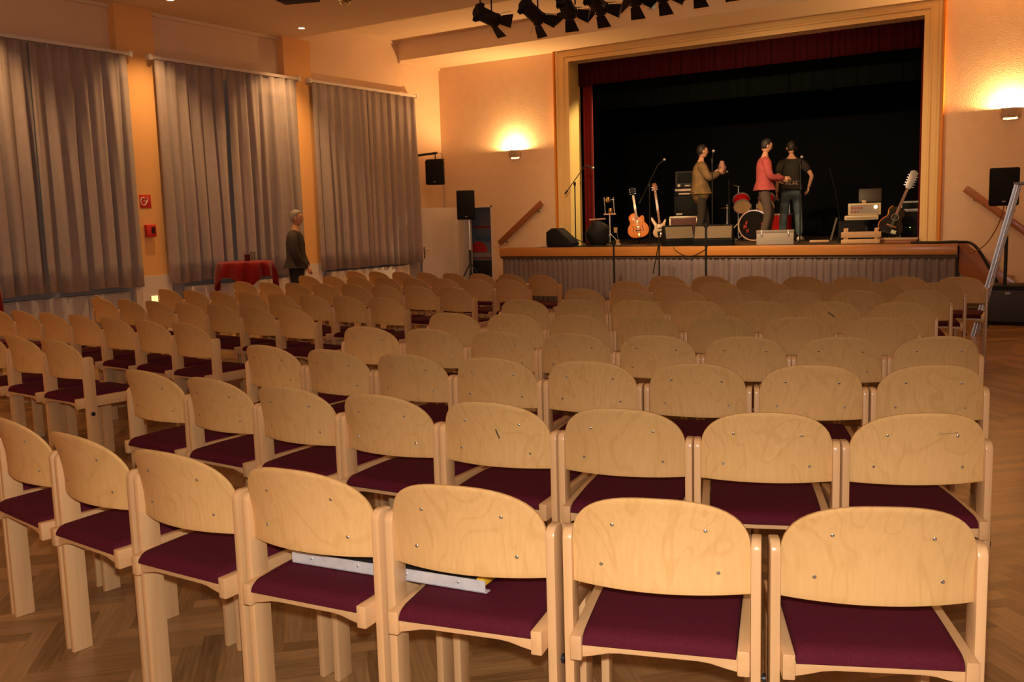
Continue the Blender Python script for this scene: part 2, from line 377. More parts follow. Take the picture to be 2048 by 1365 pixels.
# ---------------------------------------------------------------- chairs
def leg_bm(s, y0, y1, z1, rounded, xa=.225, xb=.2505):
    bm = B(); r = .030
    if rounded:
        pts = [(y0, 0), (y1, 0), (y1, z1 - r * .8)]
        for k in range(1, 6): a = k / 6 * PI / 2; pts.append((y1 - r * .8 + r * .8 * math.cos(a), z1 - r * .8 + r * .8 * math.sin(a)))
        pts += [(y0 + r, z1)]
        for k in range(1, 6): a = PI / 2 + k / 6 * PI / 2; pts.append((y0 + r + r * math.cos(a), z1 - r + r * math.sin(a)))
        pts.append((y0, z1 - r))
    else: pts = [(y0, 0), (y1, 0), (y1, z1), (y0, z1)]
    x0, x1 = (xa, xb) if s > 0 else (-xb, -xa)
    prism(bm, pts, x0, x1, 'x', bev=.004)
    return bm
def back_y(x, z):
    return .022 - .047 * (1 - (x / .2255) ** 2) - 1.3 * max(0, z - .66) ** 2
def back_bm():
    """bent plywood shell: straight lower edge, broad arch on top, bulging to the rear"""
    bm = B(); nx, nz = 26, 14; hw, z0, zs, zt = .2255, .622, .735, .887
    def top(x): return zs + (zt - zs) * max(0, 1 - abs(x / hw) ** 2.5) ** (1 / 2.3)
    def P(x, z, t):
        return (x, back_y(x, z) + t, z)
    L = []
    for t in (0, .011):
        g = []
        for i in range(nx + 1):
            x = hw * math.sin(PI / 2 * (2 * i / nx - 1)); zz = top(x)
            g.append([bm.verts.new(P(x, z0 + (zz - z0) * j / nz, t)) for j in range(nz + 1)])
        L.append(g)
    for g, fl in ((L[0], False), (L[1], True)):
        for i in range(nx):
            for j in range(nz):
                q = (g[i][j], g[i + 1][j], g[i + 1][j + 1], g[i][j + 1]); bm.faces.new(q[::-1] if fl else q)
    rim = [(i, 0) for i in range(nx + 1)] + [(nx, j) for j in range(1, nz + 1)] + [(i, nz) for i in range(nx - 1, -1, -1)] + [(0, j) for j in range(nz - 1, 0, -1)]
    es = []
    for (a, b), (c, d) in zip(rim, rim[1:] + rim[:1]):
        f = bm.faces.new((L[0][a][b], L[1][a][b], L[1][c][d], L[0][c][d])); es.append(f)
    bmesh.ops.recalc_face_normals(bm, faces=bm.faces[:])
    ed = [e for e in bm.edges if len(e.link_faces) == 2 and len([f for f in e.link_faces if f in es]) == 1]
    bmesh.ops.bevel(bm, geom=ed, offset=.0025, segments=2, profile=.5, affect='EDGES', clamp_overlap=True)
    return bm
def seat_bm():
    """cushion with a rolled rear edge"""
    bm = B(); prof = []
    y0, y1, zb, zt = -.046, .425, .474, .507
    for k in range(0, 9): a = PI + k / 8 * (-PI / 2); prof.append((y0 + .045 + .045 * math.cos(a), zb + .004 + (zt - zb - .004) * math.sin(a)))
    for k in range(1, 7): prof.append((y0 + .045 + (y1 - .02 - y0 - .045) * k / 6, zt + .006 * math.sin(PI * k / 6)))
    prof += [(y1 - .005, zt - .006), (y1, zb + .01), (y1, zb)]
    prof = [(y0 + .006, zb)] + prof
    n = 14; g = []
    for i in range(n + 1):
        u = 2 * i / n - 1; x = .1925 * math.sin(u * PI / 2); dz = .010 * (max(0, 1 - abs(u) ** 6))
        g.append([bm.verts.new((x, y, z + (dz if z > zb + .012 else 0))) for y, z in prof])
    m = len(prof)
    for i in range(n):
        for j in range(m): bm.faces.new((g[i][j], g[i + 1][j], g[i + 1][(j + 1) % m], g[i][(j + 1) % m]))
    bm.faces.new(g[0]); bm.faces.new(g[-1][::-1])
    bmesh.ops.recalc_face_normals(bm, faces=bm.faces[:])
    return bm
def make_chair():
    t = thing('stacking_chair', 'x', 'chair')
    obj('seat', seat_bm(), M['seat'], t, 50)
    bk = obj('backrest', back_bm(), M['ply'], t, 50)
    for x, z in ((-.112, .80), (.118, .797), (-.147, .683), (.147, .681)):
        y = back_y(x, z)
        bm = B(); lathe(bm, [(.0052, 0), (.0052, .0012), (.004, .0022), (.0016, .0022), (.0014, .001), (0, .001)], 10, T(x, y, z, rx=PI / 2 + 2.6 * max(0, z - .66))); obj('screw', bm, M['screw'], bk)
    for s in (-1, 1):
        obj('leg', leg_bm(s, 0, .074, .767, True), M['beech'], t)
        obj('leg', leg_bm(s, .36, .43, .436, False, .197, .2225), M['beech'], t)
        bm = B(); x0, x1 = (.1945, .2255) if s > 0 else (-.2255, -.1945)
        box(bm, x0, x1, -.048, .432, .434, .500, bev=.004); obj('seat_rail', bm, M['beech_y'], t)
    bm = B(); pts = [(-.195, .478), (.195, .478), (.195, .440), (.165, .446), (.13, .455), (.10, .458), (-.10, .458), (-.13, .455), (-.165, .446), (-.195, .440)]
    prism(bm, pts, -.036, -.012, 'y', bev=.002); obj('apron', bm, M['beech_x'], t)
    bm = B(); prism(bm, pts, .395, .419, 'y', bev=.002); obj('apron', bm, M['beech_x'], t)
    bm = B(); mx = T(.25, .037, .395, ry=PI / 2)
    lathe(bm, [(.0, -.002), (.006, -.002), (.006, .004), (.013, .004), (.013, .012), (.009, .0125), (0, .0125)], 14, mx); obj('linking_bolt', bm, M['blackmetal'], t)
    return t
proto = make_chair()

ROWS = {
    'A': [(-4.049, 2.054, -11.8), (-3.535, 1.962, -8.4), (-3.016, 1.904, -4.4), (-2.494, 1.886, 0.4), (-1.973, 1.914, 5.8), (-1.458, 1.992, 11.5), (-0.953, 2.123, 17.5), (-0.464, 2.305, 23.4)],
    'B': [(-4.04, 2.934, -2.9), (-3.532, 2.911, -2.2), (-3.024, 2.901, -0.1), (-2.516, 2.915, 3.3), (-2.011, 2.965, 8.0), (-1.513, 3.062, 13.9), (-1.029, 3.211, 20.4), (-0.565, 3.416, 27.2)],
    'C': [(-4.185, 3.856, -0.9), (-3.674, 3.858, 1.3), (-3.164, 3.882, 4.1), (-2.656, 3.933, 7.4), (-2.152, 4.016, 11.2), (-1.655, 4.133, 15.3), (-1.168, 4.286, 19.7), (-0.695, 4.477, 24.1)],
    'D': [(-4.259, 4.807, 5.6), (-3.758, 4.853, 4.9), (-3.257, 4.899, 5.5), (-2.758, 4.956, 7.5), (-2.261, 5.035, 10.7), (-1.771, 5.146, 14.9), (-1.292, 5.297, 20.0), (-0.829, 5.492, 25.6)],
    'E': [(-4.254, 5.755, 7.8), (-3.757, 5.828, 8.9), (-3.261, 5.911, 10.0), (-2.766, 6.003, 11.1), (-2.274, 6.105, 12.2), (-1.783, 6.217, 13.3), (-1.295, 6.337, 14.4)],
    'F': [(-4.338, 6.902, 9.1), (-3.841, 6.982, 9.3), (-3.345, 7.065, 9.5), (-2.849, 7.149, 9.7), (-2.354, 7.234, 9.9), (-1.858, 7.322, 10.1), (-1.363, 7.411, 10.3)],
    'G': [(-4.395, 8.082, 1.2), (-3.893, 8.104, 3.6), (-3.391, 8.145, 5.9), (-2.892, 8.208, 8.3), (-2.396, 8.29, 10.5), (-1.904, 8.391, 12.7), (-1.415, 8.511, 14.9)],
    'H': [(-4.414, 9.132, -4.2), (-3.911, 9.11, -0.8), (-3.409, 9.118, 2.6), (-2.908, 9.156, 6.0), (-2.409, 9.223, 9.3), (-1.916, 9.318, 12.5), (-1.428, 9.441, 15.6)],
    'I': [(-4.35, 9.993, 3.8), (-3.849, 10.027, 3.9), (-3.347, 10.061, 3.9), (-2.845, 10.096, 4.0), (-2.343, 10.131, 4.1), (-1.842, 10.168, 4.2), (-1.34, 10.205, 4.3)],
    'a': [(-6.826, 3.62, -4.0), (-6.324, 3.585, -4.0), (-5.822, 3.55, -4.0)],
    'b': [(-9.307, 4.837, -4.5), (-8.806, 4.797, -4.5), (-8.305, 4.758, -4.5), (-7.803, 4.718, -4.5), (-7.302, 4.679, -4.5), (-6.8, 4.639, -4.5), (-6.299, 4.6, -4.5), (-5.797, 4.56, -4.5)],
    'c': [(-9.382, 5.969, -4.5), (-8.881, 5.93, -4.5), (-8.379, 5.89, -4.5), (-7.878, 5.851, -4.5), (-7.376, 5.811, -4.5), (-6.875, 5.772, -4.5), (-6.373, 5.732, -4.5), (-5.872, 5.693, -4.5)],
    'd': [(-9.282, 7.052, -4.8), (-8.781, 7.009, -4.8), (-8.28, 6.967, -4.8), (-7.779, 6.925, -4.8), (-7.277, 6.883, -4.8), (-6.776, 6.841, -4.8), (-6.275, 6.799, -4.8), (-5.774, 6.757, -4.8)],
    'e': [(-9.405, 8.284, -4.5), (-8.904, 8.245, -4.5), (-8.402, 8.205, -4.5), (-7.901, 8.166, -4.5), (-7.399, 8.126, -4.5), (-6.898, 8.087, -4.5), (-6.396, 8.048, -4.5), (-5.895, 8.008, -4.5)],
    'f': [(-9.421, 9.434, -5.0), (-8.92, 9.39, -5.0), (-8.419, 9.346, -5.0), (-7.918, 9.302, -5.0), (-7.417, 9.259, -5.0), (-6.916, 9.215, -5.0), (-6.415, 9.171, -5.0), (-5.914, 9.127, -5.0)],
    'g': [(-9.482, 10.461, -8.0), (-8.984, 10.391, -8.0), (-8.486, 10.321, -8.0), (-7.987, 10.251, -8.0), (-7.489, 10.181, -8.0), (-6.991, 10.111, -8.0), (-6.493, 10.041, -8.0), (-5.995, 9.971, -8.0)],
}
ORD = ['first', 'second', 'third', 'fourth', 'fifth', 'sixth', 'seventh', 'eighth', 'ninth']
MAIN = 'ABCDEFGHI'; SIDE = 'abcdefg'
def row_name(r):
    if r in MAIN:
        i = MAIN.index(r)
        return 'front row of the right block' if r == 'I' else ('nearest row' if i == 0 else ORD[i] + ' nearest row') + ' of the right block'
    i = SIDE.index(r)
    return 'front row of the left block' if i == 6 else ('hindmost row' if i == 0 else ORD[i] + ' hindmost row') + ' of the left block'
used = False; chairs = {}
SPECIAL = {
    ('A', 0): 'Beech chair almost cut off by the left picture edge, nearest row',
    ('A', 4): 'Beech chair with plum seat carrying the left end of the metal-edged black board',
    ('A', 5): 'Beech chair with plum seat carrying the right end of the metal-edged black board',
    ('A', 6): 'Beech chair with flowery grained backrest, second from the right in the nearest row',
    ('A', 7): 'Nearest and largest beech chair with plum seat, right end of the nearest row',
    ('B', 4): 'Beech chair with a short dark gouge in its backrest, second nearest row',
    ('B', 7): 'Beech chair with faint scribble on its backrest, right end of second nearest row',
    ('F', 5): 'Beech chair with a slanting dark scratch on its backrest, sixth nearest row of right block',
    ('I', 6): 'Front row beech chair nearest the aluminium ladder, at the right end',
    ('a', 2): 'Beech chair with round dark bolt on its side, aisle end of hindmost left row',
    ('c', 0): 'Beech chair turned askew at the curtain end of the left block',
}
rndc = random.Random(5)
for r, L in ROWS.items():
    n = len(L)
    for i, (x, y, a) in enumerate(L):
        if (r, i) in SPECIAL: lb = SPECIAL[r, i]
        elif r in MAIN:
            k = n - 1 - i
            lb = 'Beech chair, %s from the right in the %s' % (ORD[k], row_name(r)) if k else 'Beech chair at the right end of the %s' % row_name(r)
        else:
            k = n - 1 - i
            lb = 'Beech chair, %s from the aisle in the %s' % (ORD[k], row_name(r)) if k else 'Beech chair at the aisle end of the %s' % row_name(r)
        grp = 'beech chairs of the right block' if r in MAIN else 'beech chairs of the left block'
        rz = R(a + rndc.uniform(-.5, .5))
        if (r, i) == ('c', 0): x, y, rz = x + .12, y + .22, R(-24)
        if not used:
            proto.location = (x, y, 0); proto.rotation_euler = (0, 0, rz); proto['label'] = lb; proto['group'] = grp; used = True; chairs[r, i] = proto
        else:
            far = r in 'EFGHI' or r in SIDE
            chairs[r, i] = dup(proto, (x, y, 0), rz, lb, grp, skip=('screw',) if far else ())
def mark(ch, strokes, name, m):
    bk = [c for c in ch.children if c.name.startswith('backrest')][0]
    bm = B()
    for pts, r in strokes: tube(bm, [(x, back_y(x, z) - .0006, z) for x, z in pts], r, 5)
    o = obj(name, bm, m, bk); o['label'] = {'scratch': 'dark scratch in the veneer', 'scribble': 'faint pencil scribble'}[name]
M['dark'] = mat('dark_scratch', (.09, .045, .02), .8)
M['pencil'] = mat('pencil', (.20, .13, .09), .8)
mark(chairs['B', 4], [([(.022, .775), (.026, .755), (.032, .738)], .0028)], 'scratch', M['dark'])
mark(chairs['F', 5], [([(-.01, .80), (.02, .78), (.035, .765)], .0045)], 'scratch', M['dark'])
mark(chairs['B', 7], [([(.05 + k * .006, .806 + (.010 if k % 2 else 0) * (1 if k < 3 else .4)) for k in range(12)], .0007), ([(.047, .803), (.118, .812)], .0006)], 'scribble', M['pencil'])

# ---- the metal-edged black board lying over two seats of the nearest row
c4, c5 = V(chairs['A', 4].location), V(chairs['A', 5].location)
def bar_on_seats():
    p0, p1 = V((-2.14, 2.004, .524)), V((-1.468, 2.088, .524))
    rz = math.atan2(p1.y - p0.y, p1.x - p0.x); Ln = (p1 - p0).length; h = Ln / 2; mid = (p0 + p1) / 2
    t = thing('folding_board', 'black board with a riveted aluminium edge lying across two plum seats', 'board', mid, rz)
    bm = B(); box(bm, -h, h, -.0015, .0015, 0, .036); box(bm, -h, h + .004, -.0015, .022, 0, .003); obj('aluminium_angle', bm, M['angle_alu'], t, 0)['label'] = 'aluminium angle strip'
    bm = B(); box(bm, -h + .02, h - .03, .004, .33, .012, .040, bev=.002); obj('panel', bm, M['blackplastic'], t)
    bm = B(); box(bm, h - .032, h - .008, .006, .10, .014, .038, bev=.002); obj('yellow_tab', bm, mat('yellow_tab', (.75, .45, .02), .5), t)
    for k in range(4):
        bm = B(); ball(bm, (-h + .075 + k * (Ln - .16) / 3, -.003, .022), (.0045, .002, .0045), 8); obj('rivet', bm, M['chrome'], t)
bar_on_seats()

# ---------------------------------------------------------------- stage
ST = thing('stage', 'raised timber stage with orange fascia board and pleated mauve skirt', 'stage', ((SX0 + SX1) / 2, YS, 0))
def loc(bm, t): bmesh.ops.translate(bm, vec=-V(t.location), verts=bm.verts[:]); return bm
bm = B(); box(bm, SX0, SX1, YS + .04, 15.62, ZS - .2, ZS); box(bm, -9.6, SX1, 15.62, YB - .001, ZS - .2, ZS); box(bm, PX0 - 1.0, PX1 + 1.0, YB + WT, YBD, ZS - .2, ZS); box(bm, PX0, PX1, YB - .01, YB + WT + .01, ZS - .2, ZS)
obj('stage_floor', loc(bm, ST), M['stagefloor'], ST, 0)
bm = B(); box(bm, SX0, SX1, YS, YS + .045, ZS - .155, ZS + .004, bev=.006); box(bm, SX1 - .045, SX1, YS + .046, YB - .01, ZS - .155, ZS + .004); box(bm, SX0, SX0 + .045, YS + .046, 15.62, ZS - .155, ZS + .004); box(bm, SX0 + .046, -9.6, 15.58, 15.62, ZS - .155, ZS + .004)
obj('fascia_board', loc(bm, ST), M['stagewood'], ST)
bm = sheet(pleats(SX0 + .03, SX1 - .03, .01, ZS - .15, YS + .07, .016, 75, 21, nz=5, top_amp=.8), lambda a, d, z: (a, d, z), .004)
obj('skirt_curtain', loc(bm, ST), M['skirt'], ST, 180)
bm = sheet(pleats(YS + .1, YB - .05, .01, ZS - .15, 0, .016, 8, 22, nz=4, top_amp=.8), lambda a, d, z: (SX1 - .07 + d, a, z), .004)
obj('skirt_curtain', loc(bm, ST), M['skirt'], ST, 180)
# stairs both sides
def stairs(name, lb, x0, sgn, y0, y1):
    t = thing(name, lb, 'stairs', (x0, (y0 + y1) / 2, 0), 0, 'stage stairs'); w = (y1 - y0) / 2
    run = 1.12; n = 5
    for k in range(n):
        z = ZS * (n - k) / (n + 1); a, b = sorted((sgn * run * k / n, sgn * run * (k + 1) / n))
        bm = B(); box(bm, a, b + .01, -w + .06, w, z - .035, z, bev=.004); obj('tread', bm, M['railwood'], t)
    bm = B(); s = sgn
    prism(bm, [(.0, ZS), (s * .10, ZS), (s * 1.28, .0), (s * .66, 0), (0, ZS - .42)], -w, -w + .045, 'y', bev=.004); obj('stringer', bm, M['railwood'], t)
stairs('stage_stairs', 'brown wooden steps down from the right end of the stage', SX1 + .01, 1, YS + .115, YS + .82)
stairs('stage_stairs', 'brown wooden steps at the left end of the stage by the doorway', -9.62, -1, 15.64, YB - .02)
def handrail(lb, a, b):
    a, b = V(a), V(b); t = thing('handrail', lb, 'handrail', (a + b) / 2, 0, 'stage handrails')
    d = (b - a); h = d.length / 2; mx = Matrix.Rotation(-math.atan2(d.z, d.x), 4, 'Y')
    bm = B(); box(bm, -h, h, -.025, .025, -.055, .055, mx, bev=.012); obj('rail', bm, M['railwood'], t)
    for f in (-.75, .75):
        bm = B(); p = mx @ V((h * f, 0, -.03)); tube(bm, [p + V((0, .0, -.01)), p + V((0, .05, -.05)), p + V((0, .098, -.05))], .008); obj('bracket', bm, M['blackmetal'], t)
handrail('brown wooden handrail rising on the wall left of the stage', (-10.65, YB - .1, 1.09), (-9.62, YB - .1, 1.88))
handrail('brown wooden handrail sloping down the wall behind the right loudspeaker', (-2.08, YB - .1, 1.84), (-.95, YB - .1, .93))

# ---------------------------------------------------------------- wall fittings
def sconce(lb, x, zt):
    t = thing('wall_sconce', lb, 'wall lamp', (x, YB, zt), 0, 'lit wall sconces')
    bm = B(); g = []; n = 14
    for r0, z in ((.150, 0), (.148, -.05), (.140, -.10), (.130, -.135), (.10, -.138)):
        g.append([bm.verts.new((r0 * math.cos(PI + PI * k / n), (.003 if k in (0, n) else -.003) + .75 * r0 * math.sin(PI + PI * k / n), z)) for k in range(n + 1)])
    for A, D in zip(g, g[1:]):
        for k in range(n): bm.faces.new((A[k], A[k + 1], D[k + 1], D[k]))
    # closed underside but for a slit along the wall
    c0 = [bm.verts.new((.8 * v.co.x, -.008 + .03 * (v.co.y), -.138)) for v in g[-1]]
    for k in range(n): bm.faces.new((g[-1][k], g[-1][k + 1], c0[k + 1], c0[k]))
    thick(bm, .006)
    obj('half_bowl_shade', bm, mat('sconce_plaster', (.45, .33, .24), .6), t, 50)
    bm = B(); box(bm, -.05, .05, -.012, -.001, -.12, -.02); obj('mounting_plate', bm, M['white'], t, 0)
    bm = B(); tube(bm, [(-.05, -.055, -.035), (.05, -.055, -.035)], .007, 10); b = obj('halogen_tube', bm, mat('halogen_glow', (1, 1, 1), .5, emit=(1, .62, .28), estr=300), t)
    b.visible_shadow = True
    l = bpy.data.lights.new('sconce_light', 'POINT'); l.energy = P_SCONCE; l.color = WARM; l.shadow_soft_size = .02
    o = bpy.data.objects.new('sconce_light', l); o.location = (x, YB - .06, zt - .012); C.objects.link(o)
sconce('glowing half bowl wall lamp left of the stage', -10.27, 2.93)
sconce('glowing half bowl wall lamp right of the stage', -1.51, 3.0)

def downlight(i, x, y, z, lb=None, e=1.0):
    if lb:
        t = thing('ceiling_downlight', lb, 'downlight', (x, y, z), 0, 'ceiling downlights')
        bm = B(); lathe(bm, [(.062, -.001), (.062, -.008), (.05, -.010), (.05, -.002)], 24); obj('trim_ring', bm, M['white'], t)
        bm = B(); lathe(bm, [(0, -.004), (.049, -.004), (.049, -.001), (0, -.001)], 20); obj('lamp_face', bm, mat('downlight_glow', (1, 1, 1), .5, emit=(1, .74, .42), estr=14), t)
    l = bpy.data.lights.new('downlight', 'SPOT'); l.energy = P_DOWN * e; l.color = WARM; l.spot_size = R(100); l.spot_blend = .8; l.shadow_soft_size = .05
    o = bpy.data.objects.new('downlight', l); o.location = (x, y, z - .02); C.objects.link(o)
downlight(0, -11.19, 8.86, ZC, 'round lit downlight cut by the top picture edge, above the first pilaster')
downlight(1, -11.23, 11.39, ZC, 'round lit downlight in the ceiling by the second pilaster')
for x, y in ((-11.2, 6.3), (-11.2, 3.8), (-11.2, 1.2)): downlight(2, x, y, ZC, None)

# fire signs on the first pilaster
PF = XL + .15
t = thing('fire_alarm_sign', 'red square fire sign with white symbol on the apricot pilaster', 'sign', (PF, 8.77, 1.98), 0)
bm = B(); box(bm, 0.0, .006, -.095, .095, -.095, .095, bev=.002); obj('plate', bm, M['red'], t)
bm = B()
tube(bm, [(.008, -.035 + .045 * math.cos(a), .0 + .055 * math.sin(a)) for a in [PI * (.25 + .125 * k) for k in range(0, 11)]], .0075, 6)
tube(bm, [(.008, -.02, -.06), (.008, .015, -.02), (.008, .045, .03), (.008, .03, .065)], .008, 6); tube(bm, [(.008, -.03, .015), (.008, .012, -.005)], .006, 6)
obj('white_symbol', bm, M['signwhite'], t)
t = thing('fire_call_point', 'small red fire alarm box with a dark window, below the red sign', 'alarm box', (PF, 8.80, 1.555), 0)
bm = B(); box(bm, 0, .06, -.08, .08, -.09, .09, bev=.008); obj('housing', bm, M['red'], t)
bm = B(); box(bm, .06, .063, -.005, .06, -.04, .055); obj('window', bm, mat('dark_glass', (.03, .01, .015), .15), t, 0)
t = thing('step_light', 'small glowing floor light set into the white base of the first pilaster', 'light', (PF + .009, 8.79, .54), 0)
bm = B(); box(bm, 0, .012, -.07, .07, -.085, .085, bev=.003); obj('bezel', bm, M['white'], t)
bm = B(); box(bm, .012, .016, -.053, .053, -.066, .066); obj('lamp_face', bm, mat('step_light_glow', (1, 1, 1), .5, emit=(1, .70, .22), estr=1.5), t, 0)
# radiators and low cabinets
def radiator(lb, y0, y1, z1, d, m):
    t = thing('radiator', lb, 'radiator', (XL + .03, (y0 + y1) / 2, 0), 0, 'panel radiators on the left wall'); h = (y1 - y0) / 2
    bm = B(); box(bm, 0, d, -h, h, .14, z1, bev=.012)
    n = int(2 * h / .05)
    for k in range(n): yy = -h + .03 + k * (2 * h - .06) / max(1, n - 1); box(bm, d, d + .004, yy - .012, yy + .012, .2, z1 - .05)
    obj('panel', bm, m, t)
    for s in (-1, 1): bm = B(); box(bm, .02, d - .02, s * (h - .1) - .02, s * (h - .1) + .02, 0, .14); obj('foot', bm, m, t, 0)
radiator('white panel radiator behind the red draped table', 9.42, 11.5, .70, .13, M['white'])
radiator('white panel radiator below the curtains next to the white door', 12.5, 14.75, .73, .13, M['white'])
t = thing('low_cabinet', 'low white cabinet run with bluish shade in its colour, under the leftmost curtains', 'cabinet', (XL + .03, 7.1, 0))
bm = B(); box(bm, 0, .14, -1.3, 1.3, .02, .70, bev=.006); obj('body', bm, M['shaded_panel'], t)
for k in range(4): bm = B(); box(bm, .141, .152, -1.28 + k * .64, -1.28 + k * .64 + .62, .06, .68, bev=.003); obj('door', bm, M['shaded_panel'], t)
# speaker hung on the wall by a bracket
def speaker_bm(w, h, d):
    bm = B(); prism(bm, [(-w / 2, 0), (w / 2, 0), (w * .36, d), (-w * .36, d)], 0, h, 'z', bev=.02); return bm
def speaker(t, w, h, d):
    obj('cabinet', speaker_bm(w, h, d), M['blackplastic'], t)
    bm = B(); box(bm, -w / 2 + .02, w / 2 - .02, -.006, .001, .03, h - .02, bev=.004); obj('grille', bm, M['grille'], t)
    bm = B(); box(bm, -.022, .022, -.010, -.005, .045, .065, bev=.002); obj('badge', bm, mat('badge_grey', (.28, .26, .25), .4), t)
t = thing('wall_speaker', 'black loudspeaker hanging from a bracket beside the last curtain', 'speaker', (-11.58, 15.2, 2.30), R(20))
speaker(t, .37, .48, .26)
bm = B(); box(bm, -.17, .17, .02, .15, .48, .50); tube(bm, [(.0, .1, .49), (.0, .1, .60)], .012); obj('yoke', bm, M['blackmetal'], t)
t = thing('speaker_bracket', 'black angled wall bracket holding the hanging loudspeaker', 'bracket', (XL, 15.28, 2.48))
bm = B(); box(bm, 0.002, .03, -.03, .03, .0, .46, bev=.004); obj('wall_plate', bm, M['blackmetal'], t)
bm = B(); tube(bm, [(.03, 0, .42), (.56, -.02, .44)], .024, 8); obj('arm', bm, M['blackmetal'], t)
bm = B(); tube(bm, [(.5, -.02, .44), (.66, -.03, .43), (.72, -.04, .3), (.70, -.05, .1)], .004, 6); obj('cable', bm, M['blackmetal'], t)
# loudspeakers on poles
t = thing('pa_speaker', 'black loudspeaker on a pole in front of the doorway', 'speaker', (-10.70, 15.0, 1.59), R(28))
speaker(t, .35, .56, .33)
t = thing('speaker_stand', 'tripod stand with bright tube under the doorway loudspeaker', 'stand', (-10.70, 15.08, 0), R(28))
bm = B(); tube(bm, [(0, .05, .95), (0, .05, 1.59)], .018, 12); obj('pole', bm, M['chrome'], t)
bm = B(); tube(bm, [(0, .05, .12), (0, .05, 1.0)], .024, 12); obj('sleeve_tube', bm, M['blackmetal'], t)
for k in range(3):
    a = k * 2 * PI / 3 + .5; bm = B(); tube(bm, [(0, .05, .75), (.5 * math.cos(a), .05 + .5 * math.sin(a), .012)], .011, 8); obj('leg', bm, M['blackmetal'], t)
t = thing('subwoofer', 'large black bass bin on the floor by the right stage steps', 'speaker', (-1.0, 13.86, 0), R(4))
bm = B(); box(bm, -.53, .53, .02, .62, .0, .52, bev=.012); obj('cabinet', bm, M['blackplastic'], t)
bm = B(); box(bm, -.49, -.02, 0, .021, .05, .46, bev=.006); obj('grille', bm, mat('worn_grille', (.035, .035, .038), .5, .1, bump=.3, bscale=400), t)
bm = B(); box(bm, .02, .49, 0, .021, .05, .46, bev=.006); obj('grille', bm, M['grille'], t)
bm = B(); box(bm, -.28, -.22, -.004, .001, .41, .44); obj('badge', bm, mat('badge_steel', (.3, .3, .3), .4), t)
t = thing('pa_speaker', 'black loudspeaker raised on a pole above the bass bin', 'speaker', (-1.335, 13.85, 1.56), R(8))
speaker(t, .35, .49, .30)
t = thing('speaker_pole', 'slim pole between the bass bin and its loudspeaker', 'pole', (-1.30, 14.0, .52))
bm = B(); tube(bm, [(0, 0, .0), (0, 0, .66)], .022, 12); obj('sleeve_tube', bm, M['blackmetal'], t)
bm = B(); tube(bm, [(0, 0, .64), (0, 0, 1.04)], .017, 12); obj('inner_tube', bm, M['chrome'], t)
# ladder
def ladder():
    t = thing('stepladder', 'aluminium stepladder standing by the right ends of the rows', 'ladder', (-1.50, 12.62, 0))
    dx, top = .405, 1.80
    for dy in (0, .42):
        bm = B(); p0, p1 = V((-.0, dy, .0)), V((dx, dy * .8 + .04, top)); d = (p1 - p0).normalized()
        mx = Matrix.Translation((p0 + p1) / 2) @ d.to_track_quat('Z', 'Y').to_matrix().to_4x4(); L = (p1 - p0).length / 2
        box(bm, -.045, .045, -.014, .014, -L, L, mx, bev=.003); box(bm, -.045, -.035, -.022, .022, -L, L, mx); box(bm, .035, .045, -.022, .022, -L, L, mx); obj('rail', bm, M['alu'], t)
        if dy == 0:
            bm = B(); mx2 = mx
            for k in range(4): box(bm, -.02, .012, -.0165, -.0135, .06 + k * .035, .075 + k * .035, mx2)
            obj('red_lettering', bm, mat('faded_red_print', (.42, .10, .09), .6), t)['label'] = 'faded red print on the rail'
            bm = B(); box(bm, -.04, .04, -.02, -.012, L - .16, L - .02, mx2); obj('hinge_plate', bm, M['chrome'], t)
        bm = B(); q0, q1 = V((dx * 2 + .25, dy, 0)), V((dx + .10, dy * .8 + .04, top)); tube(bm, [q0, q1], .018, 8); obj('support_leg', bm, M['alu'], t)
    for k in range(5):
        f = (k + 1) / 6; bm = B(); x = dx * f; y0 = .04 * f; y1 = .42 + (.336 + .04 - .42) * f
        box(bm, x - .04, x + .04, y0, y1, top * f - .012, top * f + .012, bev=.003); obj('tread', bm, M['alu'], t)
    bm = B(); box(bm, dx - .03, dx + .16, .02, .40, top, top + .03, bev=.005); obj('cap', bm, mat('ladder_cap', (.25, .25, .27), .5), t)
ladder()

# ---------------------------------------------------------------- doorway: open leaf and a banner beyond
t = thing('door_leaf', 'plain white door standing open against the left wall', 'door', (DX0 + .0, YB - .03, 0), 0)
ang = math.atan2(-.86, -.345)
t.rotation_euler.z = ang
bm = B(); box(bm, .01, .91, -.02, .02, .01, DZ - .01, bev=.004); obj('panel', bm, M['white'], t)
for s in (1,):
    bm = B(); box(bm, .845, .875, .02, .027, .83, 1.06, bev=.002); h = obj('handle_plate', bm, mat('brass_grey', (.22, .16, .10), .4, .7), t)
    bm = B(); tube(bm, [(.86, .027, 1.0), (.86, .07, 1.0), (.75, .075, .995)], .009, 8); obj('lever', bm, M['chrome'], h)
t = thing('display_banner', 'tall printed display banner standing in the doorway', 'banner', (-11.70, 17.0, 0), R(15))
bm = B(); box(bm, -.36, .36, 0, .01, .04, 1.82); obj('panel', bm, mat('banner_blue_grey', (.22, .26, .32), .5), t, 0)
for nm, (x0, x1, z0, z1), c in (('dark_photo', (-.36, .36, .04, .70), (.03, .026, .02)), ('red_bar', (-.2, .2, 1.40, 1.45), (.40, .05, .035)), ('blue_wording', (-.16, .24, 1.12, 1.24), (.10, .22, .34)), ('pale_band', (-.3, .2, .78, .86), (.42, .36, .33)), ('red_line', (-.25, .22, .735, .765), (.38, .05, .03))):
    bm = B(); box(bm, x0, x1, -.004, -.0005, z0, z1); obj(nm, bm, mat(nm, c, .5, var=.4 if nm == 'dark_photo' else 0, scale=9), t, 0)
